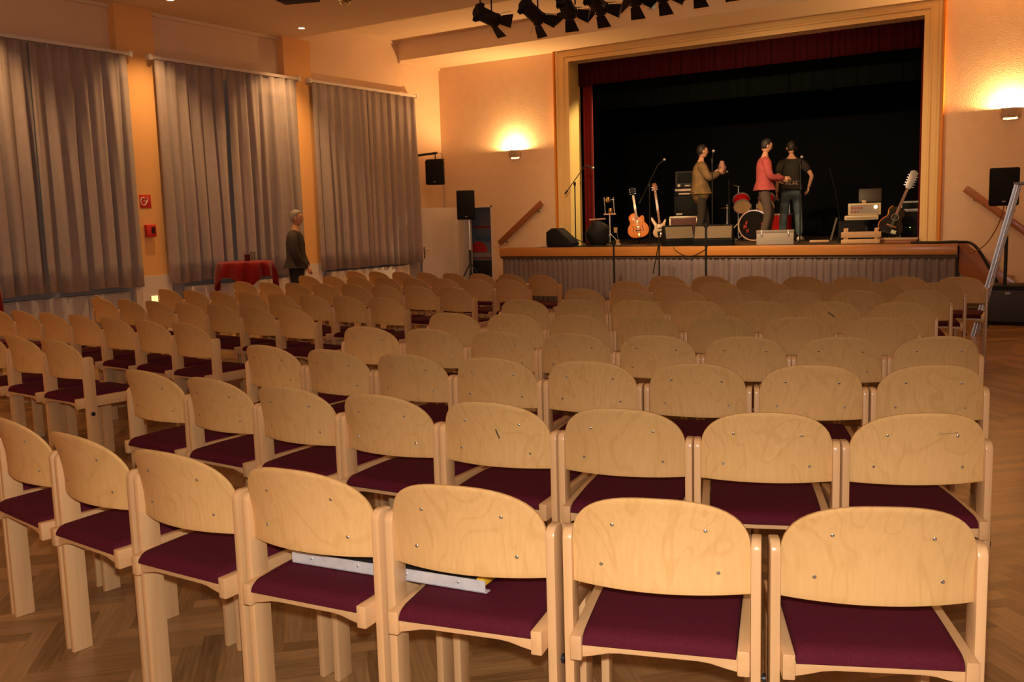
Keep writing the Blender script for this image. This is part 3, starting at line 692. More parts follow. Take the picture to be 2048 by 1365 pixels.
bm = B(); prism(bm, [(-.2 + .2 * math.cos(a) + .1, .88 + .24 * math.sin(a)) for a in [PI * k / 12 for k in range(13)]], -.004, -.0005, 'y'); obj('red_dome', bm, M['red'], t, 0)
bm = B(); box(bm, -.38, .38, -.08, .1, 0, .045, bev=.01); obj('base', bm, M['alu'], t)

# ---------------------------------------------------------------- red draped bistro tables
def bistro(x, y, lb1, lb2, grp, seed):
    t = thing('bistro_table', lb1, 'table', (x, y, 0), 0, 'tall bistro tables')
    bm = B(); lathe(bm, [(0, 1.015), (.40, 1.015), (.405, 1.03), (.40, 1.04), (0, 1.04)], 32); obj('table_top', bm, M['cratewood'], t)
    bm = B(); tube(bm, [(0, 0, .02), (0, 0, 1.015)], .03, 12); obj('column', bm, M['chrome'], t)
    bm = B(); lathe(bm, [(0, .0), (.24, 0), (.24, .012), (.06, .03), (0, .03)], 28); obj('foot', bm, M['chrome'], t)
    # square cloth: hangs low at its four corners
    bm = B(); n = 72; rings = []
    for j, (rr, q) in enumerate(((0, 0), (.2, 0), (.38, 0), (.412, .0), (.428, .12), (.435, .35), (.44, .7), (.44, 1.0))):
        ring = []
        for k in range(n):
            a = k * 2 * PI / n; sq = max(abs(math.cos(a + seed)), abs(math.sin(a + seed))); drop = (.62 / sq - .40)
            fold = 1 + (.085 * math.sin(a * 11 + seed) + .035 * math.sin(a * 19)) * min(1, q * 2)
            ring.append(bm.verts.new((rr * fold * math.cos(a), rr * fold * math.sin(a), 1.046 - q * drop - (.006 if j == 3 else 0))))
        rings.append(ring)
    for A, D in zip(rings, rings[1:]):
        for k in range(n):
            if A is rings[0]: continue
            bm.faces.new((A[k], D[k], D[(k + 1) % n], A[(k + 1) % n]))
    bm.faces.new(rings[1])
    for v in rings[0]: bm.verts.remove(v)
    thick(bm, .004)
    o = obj('tablecloth', bm, M['redcloth'], None, 60); o.location = (x, y, 0); tag(o, lb2, 'tablecloth', grp)
bistro(-11.36, 10.04, 'tall round table under the red cloth beside the standing man', 'deep red tablecloth draped over the tall table beside the standing man', 'red tablecloths', -.07)
bistro(-11.36, 5.72, 'tall round table mostly outside the left picture edge', 'red tablecloth peeking in at the left picture edge', 'red tablecloths', .2)
t = thing('candle_cup', 'small dark red candle cup on the red draped table', 'candle holder', (-11.30, 10.03, 1.052))
bm = B(); lathe(bm, [(0, 0), (.04, 0), (.046, .1), (.04, .1), (.036, .012), (0, .012)], 20); obj('cup', bm, mat('dark_red_glass', (.08, .006, .008), .15), t)
bm = B(); lathe(bm, [(0, .013), (.03, .013), (.03, .05), (0, .05)], 16); obj('candle', bm, mat('red_wax', (.2, .02, .02), .5), t)
t = thing('drinking_glass', 'pale empty drinking glass on the red draped table', 'glass', (-11.45, 10.28, 1.052))
bm = B(); lathe(bm, [(0, 0), (.034, 0), (.04, .13), (.037, .13), (.032, .006), (0, .006)], 20)
g = nt('clear_glass'); g[3].inputs['Transmission Weight'].default_value = 1; g[3].inputs['Roughness'].default_value = .05
obj('bowl', bm, g[0], t)

# ---------------------------------------------------------------- ceiling rig
t = thing('lighting_bar', 'dark pipe above the picture edge carrying the spotlights', 'lighting bar', (-5.2, 11.0, 4.665))
bm = B(); tube(bm, [(-2.35, 0, 0), (3.4, 0, 0)], .022, 12); obj('pipe', bm, M['blackmetal'], t)
for x in (-2.2, 0, 2.4): bm = B(); tube(bm, [(x, 0, .02), (x, 0, ZC - 4.665)], .012, 8); obj('hanger', bm, M['blackmetal'], t)
M['hot'] = mat('hot_lens', (1, 1, 1), .4, emit=(1, .75, .4), estr=40)
def spot(i, lb, x, z, d, lit, big=1.):
    t = thing('stage_spotlight', lb, 'spotlight', (x, 11.0, z), 0, 'stage spotlights on the ceiling bar')
    d = V(d).normalized(); mx = d.to_track_quat('Z', 'Y').to_matrix().to_4x4()
    bm = B(); lathe(bm, [(0, -.18), (.07, -.18), (.085, -.165), (.085, -.10), (.095, -.095), (.095, .15), (.105, .155), (.105, .18), (.09, .18), (.088, .10), (0, .10)], 20, mx @ Matrix.Diagonal((big, big, big, 1)))
    for k in range(-2, 3): box(bm, k * .03 - .005, k * .03 + .005, -.115, .115, -.16, -.1, mx)
    obj('housing', bm, M['blackmetal'], t)
    bm = B(); lathe(bm, [(0, .11), (.084, .11), (.084, .125), (0, .135)], 18, mx); obj('lens', bm, M['hot'] if lit else mat('dark_lens', (.03, .03, .03), .1), t)
    bm = B(); side = mx @ V((.125, 0, 0)); sd = V((side.x, side.y, 0)); top = 4.645 - z
    sd = V((-d.y, d.x, 0)).normalized() * .125 if abs(d.x) + abs(d.y) > .05 else V((.125, 0, 0))
    tube(bm, [sd, sd * 1.0 + V((0, 0, top - .06)), sd * .6 + V((0, 0, top - .03)), V((0, 0, top - .02)), -sd * .6 + V((0, 0, top - .03)), -sd + V((0, 0, top - .06)), -sd], .010, 6); obj('yoke', bm, M['blackmetal'], t)
    bm = B(); box(bm, -.03, .03, -.04, .04, top - .03, top + .05, bev=.006); obj('clamp', bm, M['blackmetal'], t)
    for a, w, op in ((0, .17, .55), (PI / 2, .17, .9), (PI, .17, .5), (-PI / 2, .17, 1.0)):
        bm = B(); L = .162
        q = mx @ Matrix.Rotation(a, 4, 'Z') @ Matrix.Translation((0, .095, .18)) @ Matrix.Rotation(-op, 4, 'X')
        pts = [(-.062, 0), (.062, 0), (.098, L), (-.098, L)]
        prism(bm, [(p, r) for p, r in pts], -.002, .002, 'y', q); obj('barn_door', bm, M['blackmetal'], t)
    bm = B(); tube(bm, [V((0, 0, 0)) + mx @ V((0, 0, -.18)), V((-.1, -.05, .05)), V((-.04, 0, top)), V((.12, .02, top + .05))], .005, 6); obj('cable', bm, M['blackmetal'], t)
    if lit:
        l = bpy.data.lights.new('spot_beam', 'SPOT'); l.energy = P_STAGE * lit; l.color = (1, .66, .33); l.spot_size = R(62); l.spot_blend = .8; l.shadow_soft_size = .07
        o = bpy.data.objects.new('spot_beam', l); o.location = V((x, 11.0, z)) + d * .2
        o.rotation_euler = d.to_track_quat('-Z', 'Y').to_euler(); C.objects.link(o)
SP = [(-7.40, 4.31, (.35, 1, -.30), .0, 'leftmost black spotlight, its barn doors splayed'), (-6.68, 4.27, (.3, 1, -.62), 0, 'second black spotlight from the left on the ceiling bar'),
      (-6.16, 4.27, (-.16, 1, -.45), 1.7, 'third black spotlight from the left, lit rim showing'), (-5.74, 4.26, (.05, 1, -.42), 1.0, 'fourth black spotlight from the left, lit rim showing'),
      (-5.24, 4.30, (-.05, 1, -.43), 1.0, 'fifth black spotlight from the left, slim barrel'), (-4.88, 4.30, (.05, 1, -.44), .8, 'sixth black spotlight from the left, next to the slim one'),
      (-4.42, 4.32, (.0, 1, -.4), .9, 'seventh black spotlight from the left, half cut by the picture edge'), (-4.02, 4.34, (.0, 1, -.4), 0, 'eighth black spotlight, only its lower flap in the picture'),
      (-3.58, 4.36, (.0, 1, -.4), 0, 'rightmost black spotlight, only a flap tip in the picture')]
for i, (x, z, d, lit, lb) in enumerate(SP): spot(i, lb, x, z, d, lit)
t = thing('ceiling_projector', 'black box hung from the ceiling, only its lower corner in the picture', 'projector', (-9.03, 9.1, 4.42), R(20))
bm = B(); box(bm, -.25, .25, -.18, .18, 0, .16, bev=.015); obj('body', bm, M['blackplastic'], t)
bm = B(); tube(bm, [(0, 0, .16), (0, 0, ZC - 4.42)], .02, 8); obj('mount', bm, M['blackmetal'], t)
t = thing('mirror_ball', 'small mirrored ball glinting at the top picture edge', 'mirror ball', (-9.21, 10.2, 4.70))
bm = B(); ball(bm, (0, 0, -.03), .1, 12); 
o = obj('ball', bm, mat('mirror_facets', (.75, .85, .8), .08, 1.), t, 1)
# dim lamps at the back of the stage
for i, (x, z) in enumerate(((-7.30, 4.09), (-6.64, 4.06), (-5.77, 4.05), (-5.03, 4.02), (-4.40, 4.05))):
    t = thing('par_lamp', 'dim white lamp high at the back of the stage, ' + ('leftmost of the row', 'second from the left', 'middle of the row', 'second from the right, the faintest', 'rightmost of the row')[i], 'stage lamp', (x, 19.5, z), 0, 'dim lamps at the back of the stage')
    mx = V((.3, -1, -.25)).normalized().to_track_quat('Z', 'Y').to_matrix().to_4x4()
    bm = B(); lathe(bm, [(0, -.2), (.06, -.2), (.1, -.1), (.1, .12), (.092, .12), (.09, -.02), (0, -.02)], 16, mx); obj('can', bm, M['blackmetal'], t)
    bm = B(); ball(bm, mx @ V((0, 0, .03)), .032, 8); obj('bulb', bm, mat('dim_bulb', (1, 1, 1), .5, emit=(.9, .88, .8), estr=(1.2, 1.2, 1.5, .35, 1.5)[i]), t)
    bm = B(); tube(bm, [(-.11, 0, 0), (-.11, 0, .2), (.11, 0, .2), (.11, 0, 0)], .008, 6); obj('yoke', bm, M['blackmetal'], t)
t = thing('lamp_pipe', 'dark pipe carrying the dim lamps at the back of the stage', 'pipe', (-5.85, 19.5, 4.27)); bm = B(); tube(bm, [(-2.6, 0, 0), (2.6, 0, 0)], .02, 8); tube(bm, [(-2.4, 0, 0), (-2.4, 0, 1.13)], .01, 6); tube(bm, [(2.4, 0, 0), (2.4, 0, 1.13)], .01, 6); obj('pipe', bm, M['blackmetal'], t)

# ---------------------------------------------------------------- people
def skin_mesh(verts, edges, root=0, sub=1):
    """a limb skeleton grown to one smooth surface; verts = (position, radius or (rx, ry))"""
    me = bpy.data.meshes.new('grow'); me.from_pydata([tuple(p) for p, r in verts], edges, [])
    o = bpy.data.objects.new('grow', me); C.objects.link(o)
    s = o.modifiers.new('s', 'SKIN'); s.use_smooth_shade = True
    for i, (p, r) in enumerate(verts):
        d = me.skin_vertices[0].data[i]; d.radius = r if isinstance(r, tuple) else (r, r); d.use_root = (i == root)
    m2 = o.modifiers.new('u', 'SUBSURF'); m2.levels = sub; m2.render_levels = sub
    bpy.context.view_layer.update()
    dg = bpy.context.evaluated_depsgraph_get()
    out = bpy.data.meshes.new_from_object(o.evaluated_get(dg))
    bm = B(); bm.from_mesh(out)
    bpy.data.objects.remove(o); bpy.data.meshes.remove(me); bpy.data.meshes.remove(out)
    for f in bm.faces: f.material_index = 0
    return bm
def add_head(bm, c, yaw, pitch):
    mx = Matrix.Translation(c) @ Euler((pitch, 0, yaw)).to_matrix().to_4x4()
    n, m = 22, 18; rows = []
    for i in range(m + 1):
        t = PI * i / m; row = []
        for k in range(n):
            a = 2 * PI * k / n; x, y, z = math.sin(t) * math.cos(a), math.sin(t) * math.sin(a), math.cos(t)
            sx = .074 * (1 - .22 * max(0, -z) ** 1.5); sy = .094 * (1 - .12 * max(0, -z))
            p = V((x * sx, y * sy, z * .118))
            if y > .2:
                f = (y - .2) / .8
                p.y += .026 * math.exp(-((p.x / .014) ** 2) - ((p.z + .022) / .022) ** 2)      # nose
                p.y += .008 * math.exp(-((p.x / .05) ** 2) - ((p.z - .032) / .014) ** 2)       # brow
                for s in (-1, 1): p.y -= .012 * math.exp(-(((p.x - s * .032) / .018) ** 2) - ((p.z - .010) / .013) ** 2)
                p.y -= .006 * math.exp(-((p.x / .026) ** 2) - ((p.z + .061) / .006) ** 2)      # mouth
                p.y += .012 * math.exp(-((p.x / .03) ** 2) - ((p.z + .095) / .02) ** 2)        # chin
            row.append(p)
        rows.append([bm.verts.new(mx @ row[0])] if i in (0, m) else [bm.verts.new(mx @ p) for p in row])
    for A, D in zip(rows, rows[1:]):
        for k in range(n):
            k2 = (k + 1) % n
            if len(A) == 1: bm.faces.new((A[0], D[k], D[k2]))
            elif len(D) == 1: bm.faces.new((A[k], D[0], A[k2]))
            else: bm.faces.new((A[k], D[k], D[k2], A[k2]))
    for s in (-1, 1):
        ball(bm, (s * .076, -.005, -.005), (.012, .02, .032), 8, mx)
        ball(bm, (s * .031, .074, .010), (.012, .010, .008), 8, mx, 1)
    return mx
def add_hand(bm, w, d, side, up, curl=.6):
    """palm, four unequal bent fingers and a thumb; d = pointing direction, up = back of the hand"""
    d = V(d).normalized(); up = V(up); up = (up - d * up.dot(d)).normalized(); sd = d.cross(up) * side
    w = V(w); mx = Matrix((( sd.x, d.x, up.x, w.x), (sd.y, d.y, up.y, w.y), (sd.z, d.z, up.z, w.z), (0, 0, 0, 1)))
    ball(bm, (0, .045, 0), (.040, .052, .016), 8, mx)
    for k, (x, ln) in enumerate(((-.030, .062), (-.010, .075), (.010, .078), (.029, .070))):
        p = [V((x, .085, 0))]; a = .15
        for q in range(3):
            a += curl * (.45 + .12 * q); p.append(p[-1] + V((0, math.cos(a), -math.sin(a))) * ln * (.45, .32, .23)[q])
        tube(bm, [mx @ v for v in p], [.0095, .009, .008, .0065], 6)
    p = [V((.030, .02, -.004)), V((.052, .045, -.012)), V((.058, .07, -.022)), V((.054, .092, -.032))]
    tube(bm, [mx @ v for v in p], [.012, .011, .010, .008], 6)
def person(name, label, loc_, rz, J, top, trousers, hairm, hair='short', sleeve='long', topm=None, trm=None, shoem=None, hem=.86, g=1., yaw=0, pitch=0, curl=.6, handd=None):
    t = thing(name, label, 'person', loc_, rz)
    D = dict(pel=(0, 0, .95), wai=(0, 0, 1.10), che=(0, 0, 1.30), nec=(0, .0, 1.47), nek=(0, .015, 1.54), hed=(0, .03, 1.60),
             hL=(-.09, 0, .90), kL=(-.10, .02, .50), aL=(-.105, -.02, .09), tL=(-.12, .13, .035), hR=(.09, 0, .90), kR=(.10, .02, .50), aR=(.105, -.02, .09), tR=(.12, .13, .035),
             sL=(-.185, -.01, 1.41), eL=(-.24, -.03, 1.13), wL=(-.25, .03, .88), sR=(.185, -.01, 1.41), eR=(.24, -.03, 1.13), wR=(.25, .03, .88))
    D.update(J); D = {k: V(v) for k, v in D.items()}
    idx = ['pel', 'wai', 'che', 'nec', 'nek', 'hed', 'hL', 'kL', 'aL', 'tL', 'hR', 'kR', 'aR', 'tR', 'sL', 'eL', 'wL', 'sR', 'eR', 'wR']
    rad = dict(pel=(.13, .10), wai=(.12, .09), che=(.14, .10), nec=.065, nek=.052, hed=.05, hL=.08, kL=.055, aL=.038, tL=.03, hR=.08, kR=.055, aR=.038, tR=.03, sL=.055, eL=.042, wL=.029, sR=.055, eR=.042, wR=.029)
    n = {k: i for i, k in enumerate(idx)}
    ed = [(n[a], n[b]) for a, b in (('pel', 'wai'), ('wai', 'che'), ('che', 'nec'), ('nec', 'nek'), ('nek', 'hed'), ('pel', 'hL'), ('hL', 'kL'), ('kL', 'aL'), ('aL', 'tL'), ('pel', 'hR'), ('hR', 'kR'), ('kR', 'aR'), ('aR', 'tR'), ('nec', 'sL'), ('sL', 'eL'), ('eL', 'wL'), ('nec', 'sR'), ('sR', 'eR'), ('eR', 'wR'))]
    bm = skin_mesh([(D[k], rad[k]) for k in idx], ed)
    hc = D['hed'] + V((0, .015, .085)); hmx = add_head(bm, hc, yaw, pitch)
    for s, w, e in ((-1, 'wL', 'eL'), (1, 'wR', 'eR')):
        dd = (handd or {}).get(w, D[w] - D[e]); add_hand(bm, D[w] - V(dd).normalized() * .012, dd, s, (s * .6, .5, .6) if abs(V(dd).normalized().z) < .7 else (s, .25, 0), curl)
    obj('body', bm, [M['skin'], M['eye']], t, 180)
    # jacket / sweater / shirt
    low = V((0, 0, hem)); low.x, low.y = D['pel'].x, D['pel'].y
    vs = [(D['wai'], (.168 * g, .13 * g)), (D['pel'], (.160 * g, .13 * g)), (low, (.148 * g, .122 * g)), (D['che'], (.178 * g, .135 * g)), (D['nec'] - V((0, 0, .015)), .085), (D['nek'] - V((0, .005, .025)), .066),
          (D['sL'], .078 * g), (D['sR'], .078 * g)]
    es = [(0, 1), (1, 2), (0, 3), (3, 4), (4, 5), (4, 6), (4, 7)]
    for s, sh, e, w in ((6, 'sL', 'eL', 'wL'), (7, 'sR', 'eR', 'wR')):
        k = len(vs)
        if sleeve == 'long': vs += [(D[e], .062 * g), (D[w] + (D[e] - D[w]) * .06, .045 * g)]; es += [(s, k), (k, k + 1)]
        else: vs += [(D[sh] + (D[e] - D[sh]) * .7, .075)]; es += [(s, k)]
    obj(top, skin_mesh(vs, es), topm, t, 180)
    vs = [(D['pel'] + V((0, 0, .05)), (.155, .115)), (D['pel'] - V((0, 0, .02)), (.155, .12)), (D['hL'] - V((0, 0, .05)), .105), (D['kL'], .078), (D['aL'] + V((0, 0, .0)), .072), (D['hR'] - V((0, 0, .05)), .105), (D['kR'], .078), (D['aR'], .072)]
    obj(trousers, skin_mesh(vs, [(0, 1), (1, 2), (2, 3), (3, 4), (1, 5), (5, 6), (6, 7)]), trm, t, 180)
    for s, a, q in ((-1, 'aL', 'tL'), (1, 'aR', 'tR')):
        bm = B(); f = (D[q] - D[a]); f.z = 0; f.normalize(); p = D[a]; p = V((p.x, p.y, 0)); z0 = D[q].z - .035
        pts = [p - f * .07 + V((0, 0, z0 + .045)), p + V((0, 0, z0 + .055)), p + f * .09 + V((0, 0, z0 + .045)), p + f * .17 + V((0, 0, z0 + .034)), p + f * .215 + V((0, 0, z0 + .03))]
        tube(bm, pts, [.035, .046, .046, .042, .022], 10)
        for v in bm.verts: v.co.z = max(v.co.z, z0 + .001)
        obj('shoe', bm, shoem or M['blackplastic'], t, 180)
    bm = B(); ball(bm, (0, -.012, .022), (.083, .098, .112), 14, hmx)
    inv = hmx.inverted()
    cut = []
    for v in bm.verts:
        q = inv @ v.co
        if (q.y > .035 and q.z < .055) or q.z < -.075 or (abs(q.x) > .045 and q.y > .0 and q.z < .02): cut.append(v)
    bmesh.ops.delete(bm, geom=cut, context='VERTS')
    rnd = random.Random(len(label))
    for v in bm.verts: v.co += V((rnd.uniform(-1, 1), rnd.uniform(-1, 1), rnd.uniform(-1, 1))) * .004
    thick(bm, .008)
    obj('hair', bm, hairm, t, 180)
    return t, D
M['hair_grey'] = mat('grey_hair', (.30, .27, .24), .7); M['hair_dark'] = mat('dark_hair', (.015, .01, .008), .6)
M['jacket_dark'] = mat('charcoal_pullover', (.045, .033, .03), .9, var=.15, scale=30); M['navy'] = mat('navy_trousers', (.012, .014, .018), .9)
M['khaki'] = mat('khaki_coat', (.19, .115, .045), .85, var=.25, scale=9); M['darktr'] = mat('dark_trousers', (.03, .022, .018), .9)
M['rose'] = mat('rose_hoodie', (.40, .075, .075), .9, var=.15, scale=14); M['grey_br'] = mat('grey_brown_trousers', (.085, .058, .045), .9)
M['blackshirt'] = mat('black_tshirt', (.022, .017, .015), .9); M['denim'] = mat('blue_denim', (.09, .13, .165), .85, var=.25, scale=14); M['sneaker'] = mat('white_sneaker', (.65, .58, .48), .6)
RZ = R(-57)
person('person', 'standing person in a charcoal pullover, hands folded low, beside the red draped table', (-10.92, 10.68, 0), RZ,
       dict(eL=(-.25, .02, 1.14), wL=(-.05, .17, .91), eR=(.25, .02, 1.14), wR=(.04, .19, .89)), 'pullover', 'trousers', M['hair_grey'], topm=M['jacket_dark'], trm=M['navy'], hem=.87, g=1.25,
       handd={'wL': (.8, .4, -.35), 'wR': (-.8, .4, -.35)})
tC, DC = person('person', 'person in a khaki coat with raised hands at a microphone stand on stage', (-6.62, 16.75, ZS), RZ,
       dict(eL=(-.27, .08, 1.17), wL=(-.13, .30, 1.30), eR=(.27, .10, 1.17), wR=(.14, .33, 1.30), kL=(-.10, .12, .50), aL=(-.10, .12, .09), tL=(-.11, .27, .035), kR=(.10, .0, .50), aR=(.10, -.10, .09), tR=(.11, .05, .035)), 'coat', 'trousers',
       M['hair_dark'], topm=M['khaki'], trm=M['darktr'], hem=.70, g=1.25, curl=.9, handd={'wL': (.3, .7, .5), 'wR': (-.25, .7, .55)})
bm = B(); ball(bm, (0, .40, 1.38), (.10, .06, .13), 12)
for v in bm.verts: v.co += V((.02 * math.sin(v.co.z * 60), .015 * math.sin(v.co.z * 45 + v.co.x * 50), .0))
bmesh.ops.transform(bm, matrix=tC.matrix_basis, verts=bm.verts[:])
o = obj('cloth', bm, mat('pink_cloth', (.42, .22, .19), .9), None, 180); tag(o, 'crumpled pink cloth held up by the person in the khaki coat', 'cloth')
person('person', 'person in a rose red hoodie and grey trousers standing behind the pale flight case', (-5.33, 16.45, ZS), RZ,
       dict(eL=(-.25, .02, 1.16), wL=(-.16, .30, 1.10), eR=(.25, .03, 1.14), wR=(.15, .32, 1.12), kL=(-.10, .16, .52), aL=(-.10, .03, .09), tL=(-.11, .18, .035), kR=(.10, .05, .50), aR=(.10, -.06, .09), tR=(.11, .09, .035)), 'hoodie', 'trousers',
       M['hair_dark'], topm=M['rose'], trm=M['grey_br'], hem=.92, g=1.15, pitch=-.3, handd={'wL': (.2, .9, .05), 'wR': (-.2, .9, .05)})
tJ, DJ = person('person', 'person seen from behind in a printed black T-shirt and blue jeans', (-5.12, 17.35, ZS), R(20),
       dict(eR=(.36, -.02, 1.18), wR=(.31, .12, .96), kL=(-.13, .02, .5), aL=(-.15, -.02, .09), tL=(-.2, .11, .035), kR=(.13, .02, .5), aR=(.15, -.02, .09), tR=(.2, .11, .035)), 'tshirt', 'jeans',
       M['hair_dark'], sleeve='short', topm=M['blackshirt'], trm=M['denim'], shoem=M['sneaker'], hem=.92, g=1.1, pitch=-.15)
bm = B()
for k, x in enumerate((-.09, -.03, .03, .09)):
    y = -.152 + .35 * x * x
    for a, b in (((x - .02, 1.02), (x, 1.09)), ((x + .02, 1.02), (x, 1.09)), ((x - .012, 1.045), (x + .012, 1.045))) if k % 2 == 0 else (((x - .018, 1.02), (x - .018, 1.09)), ((x - .018, 1.09), (x + .018, 1.075)), ((x - .018, 1.055), (x + .018, 1.02))):
        tube(bm, [(a[0], y, a[1]), (b[0], y, b[1])], .007, 5)
obj('shirt_print', bm, mat('pale_print', (.30, .22, .16), .8), [c for c in tJ.children if c.name.startswith('tshirt')][0])

# ---------------------------------------------------------------- instruments and gear on stage
def cr(pts, n=6, closed=True):
    out = []; m = len(pts)
    for i in range(m if closed else m - 1):
        p = [V((*pts[(i + k - 1) % m], 0)) for k in range(4)]
        for j in range(n):
            t = j / n; a = .5 * ((2 * p[1]) + (p[2] - p[0]) * t + (2 * p[0] - 5 * p[1] + 4 * p[2] - p[3]) * t * t + (-p[0] + 3 * p[1] - 3 * p[2] + p[3]) * t ** 3)
            out.append((a.x, a.y))
    return out
def tilt_children(t, mx):
    for c in t.children:
        if c.get('k') != 'stand': c.data.transform(mx)
def guitar(name, lb, loc_, rz, lean, outline, th, bm_, neckl, heads, extras):
    t = thing(name, lb, 'guitar', loc_, rz)
    mx = Matrix.Translation((0, 0, .12)) @ Euler((R(-12), R(lean), 0)).to_matrix().to_4x4()
    bm = B(); prism(bm, cr(outline), -th / 2, th / 2, 'y', mx, bev=min(.012, th * .3), seg=3); obj('body', bm, bm_, t, 50)
    zt = max(p[1] for p in outline); y = -th / 2 - .008
    bm = B(); box(bm, -.023, .023, y - .004, y + .018, zt - .14, zt + neckl, mx, bev=.004); nk = obj('neck', bm, M['railwood'], t)
    bm = B()
    for k in range(12): z = zt + neckl - neckl * 1.25 * (1 - .5 ** (k / 9)); box(bm, -.021, .021, y - .0055, y - .004, z - .0015, z + .0015, mx)
    obj('frets', bm, M['chrome'], nk, 0)
    bm = B(); prism(bm, heads, y, y + .016, 'y', mx @ Matrix.Translation((0, 0, zt + neckl)), bev=.003); hd = obj('headstock', bm, {'bass_guitar': M['railwood'], 'acoustic_guitar': M['alu']}.get(name, M['blackplastic']), t)
    for s in (-1, 1):
        for k in range({'bass_guitar': 2, 'acoustic_guitar': 5}.get(name, 3)):
            bm = B(); w0 = .05 if name == 'acoustic_guitar' else .03; tube(bm, [mx @ V((s * w0, y + .008, zt + neckl + .04 + .045 * k)), mx @ V((s * (w0 + .033), y + .008, zt + neckl + .045 + .045 * k))], .007 if w0 < .04 else .011, 6); obj('tuning_peg', bm, M['chrome'], hd)
    for nm, shp, m_ in extras:
        bm = B()
        for kind, a in shp:
            if kind == 'b': box(bm, a[0], a[1], -th / 2 - a[4], -th / 2 + .001, a[2], a[3], mx, bev=.002)
            else: tube(bm, [mx @ V((p[0], -th / 2 - .002, p[1])) for p in a[0]], a[1], 5)
        obj(nm, bm, m_, t)
    bm = B()
    for k in range(6 if name != 'bass_guitar' else 4): x = -.016 + .032 * k / (5 if name != 'bass_guitar' else 3); tube(bm, [mx @ V((x * 1.3, y - .010, .10)), mx @ V((x, y - .008, zt + neckl))], .0012, 4)
    obj('strings', bm, M['chrome'], t)
    s = thing('guitar_stand', lb.replace('standing', 'the stand').split(' on ')[0] and 'black tripod stand holding the ' + name.replace('_', ' '), 'stand', loc_, rz, 'guitar stands')
    bm = B(); tube(bm, [(0, .16, .45), (0, .10, .10), (0, .06, .07)], .010, 8); obj('upright', bm, M['blackmetal'], s)
    for x, yy in ((-.2, -.12), (.2, -.12), (0, .34)): bm = B(); tube(bm, [(0, .10, .12), (x, yy, .012)], .010, 8); obj('leg', bm, M['blackmetal'], s)
    for x in (-1, 1): bm = B(); tube(bm, [(0, .08, .095), (x * .11, .05, .085), (x * .12, -.085, .085), (x * .12, -.095, .12)], .009, 8); obj('cradle_arm', bm, M['blackmetal'], s)
    return t
ARCH = [(0, 0), (.10, .008), (.175, .055), (.208, .14), (.19, .225), (.148, .285), (.138, .32), (.150, .365), (.142, .41), (.105, .432), (.072, .41), (.045, .395), (.02, .46), (-.02, .495), (-.09, .485), (-.142, .44), (-.155, .385), (-.14, .32), (-.148, .285), (-.19, .225), (-.208, .14), (-.175, .055), (-.10, .008)]
HEAD = [(-.022, 0), (.022, 0), (.042, .06), (.045, .15), (.02, .175), (0, .16), (-.02, .175), (-.045, .15), (-.042, .06)]
M['orange'] = mat('orange_guitar_varnish', (.82, .23, .012), .35, spec=.3, coat=.12, var=.12, scale=6)
M['cream'] = mat('cream_bass_varnish', (.66, .42, .20), .3, coat=.3)
M['gold_m'] = mat('gold_metal', (.75, .55, .25), .2, 1.)
guitar('archtop_guitar', 'glossy orange archtop guitar with one cutaway standing on stage', (-7.98, 17.0, ZS), R(25), -8, ARCH, .07, M['orange'], .34, HEAD,
       [('pickup', [('b', (-.04, .04, .30, .335, .012)), ('b', (-.04, .04, .19, .225, .012))], M['gold_m']), ('bridge', [('b', (-.055, .055, .135, .15, .02))], M['blackplastic']),
        ('tailpiece', [('b', (-.025, .025, .01, .09, .014))], M['gold_m']), ('f_holes', [('t', ([(s * .09, .12), (s * .105, .16), (s * .085, .20), (s * .10, .24)], .005)) for s in (-1, 1)], M['blackplastic'])])
BASS = [(0, 0), (.08, .0), (.135, .05), (.14, .12), (.105, .19), (.105, .24), (.135, .31), (.12, .345), (.085, .31), (.05, .27), (-.04, .27), (-.075, .33), (-.115, .40), (-.15, .41), (-.145, .33), (-.11, .24), (-.11, .19), (-.15, .12), (-.14, .05), (-.08, 0)]
guitar('bass_guitar', 'cream coloured electric bass with two horns on a black stand', (-7.63, 17.25, ZS), R(25), -7, BASS, .045, M['cream'], .50, HEAD,
       [('pickup', [('b', (-.04, .04, .16, .185, .01)), ('b', (-.04, .04, .10, .12, .01))], M['blackplastic']), ('bridge', [('b', (-.035, .035, .04, .075, .012))], M['chrome'])])
ACO = [(0, 0), (.11, .005), (.185, .06), (.20, .14), (.17, .22), (.125, .28), (.13, .34), (.14, .40), (.10, .465), (0, .485), (-.10, .465), (-.14, .40), (-.13, .34), (-.125, .28), (-.17, .22), (-.20, .14), (-.185, .06), (-.11, .005)]
guitar('acoustic_guitar', 'black acoustic guitar with many tuning pegs leaning by the right side of the stage', (-3.33, 16.75, ZS), R(14), 22, ACO, .10, mat('black_guitar_lacquer', (.012, .010, .009), .15, coat=.5), .33,
       [(-.035, 0), (.035, 0), (.055, .05), (.065, .29), (.02, .32), (-.02, .32), (-.065, .29), (-.055, .05)],
       [('sound_hole_ring', [('t', ([(.055 * math.cos(a), .30 + .055 * math.sin(a)) for a in [k * PI / 10 for k in range(21)]], .006))], mat('rosette', (.28, .24, .2), .4)),
        ('bridge', [('b', (-.08, .08, .13, .155, .014))], M['railwood']), ('binding', [('t', (cr(ACO)[60:100], .006))], M['orange']), ('pickguard', [('b', (.03, .11, .03, .09, .003))], mat('pale_guard', (.55, .62, .45), .3))])

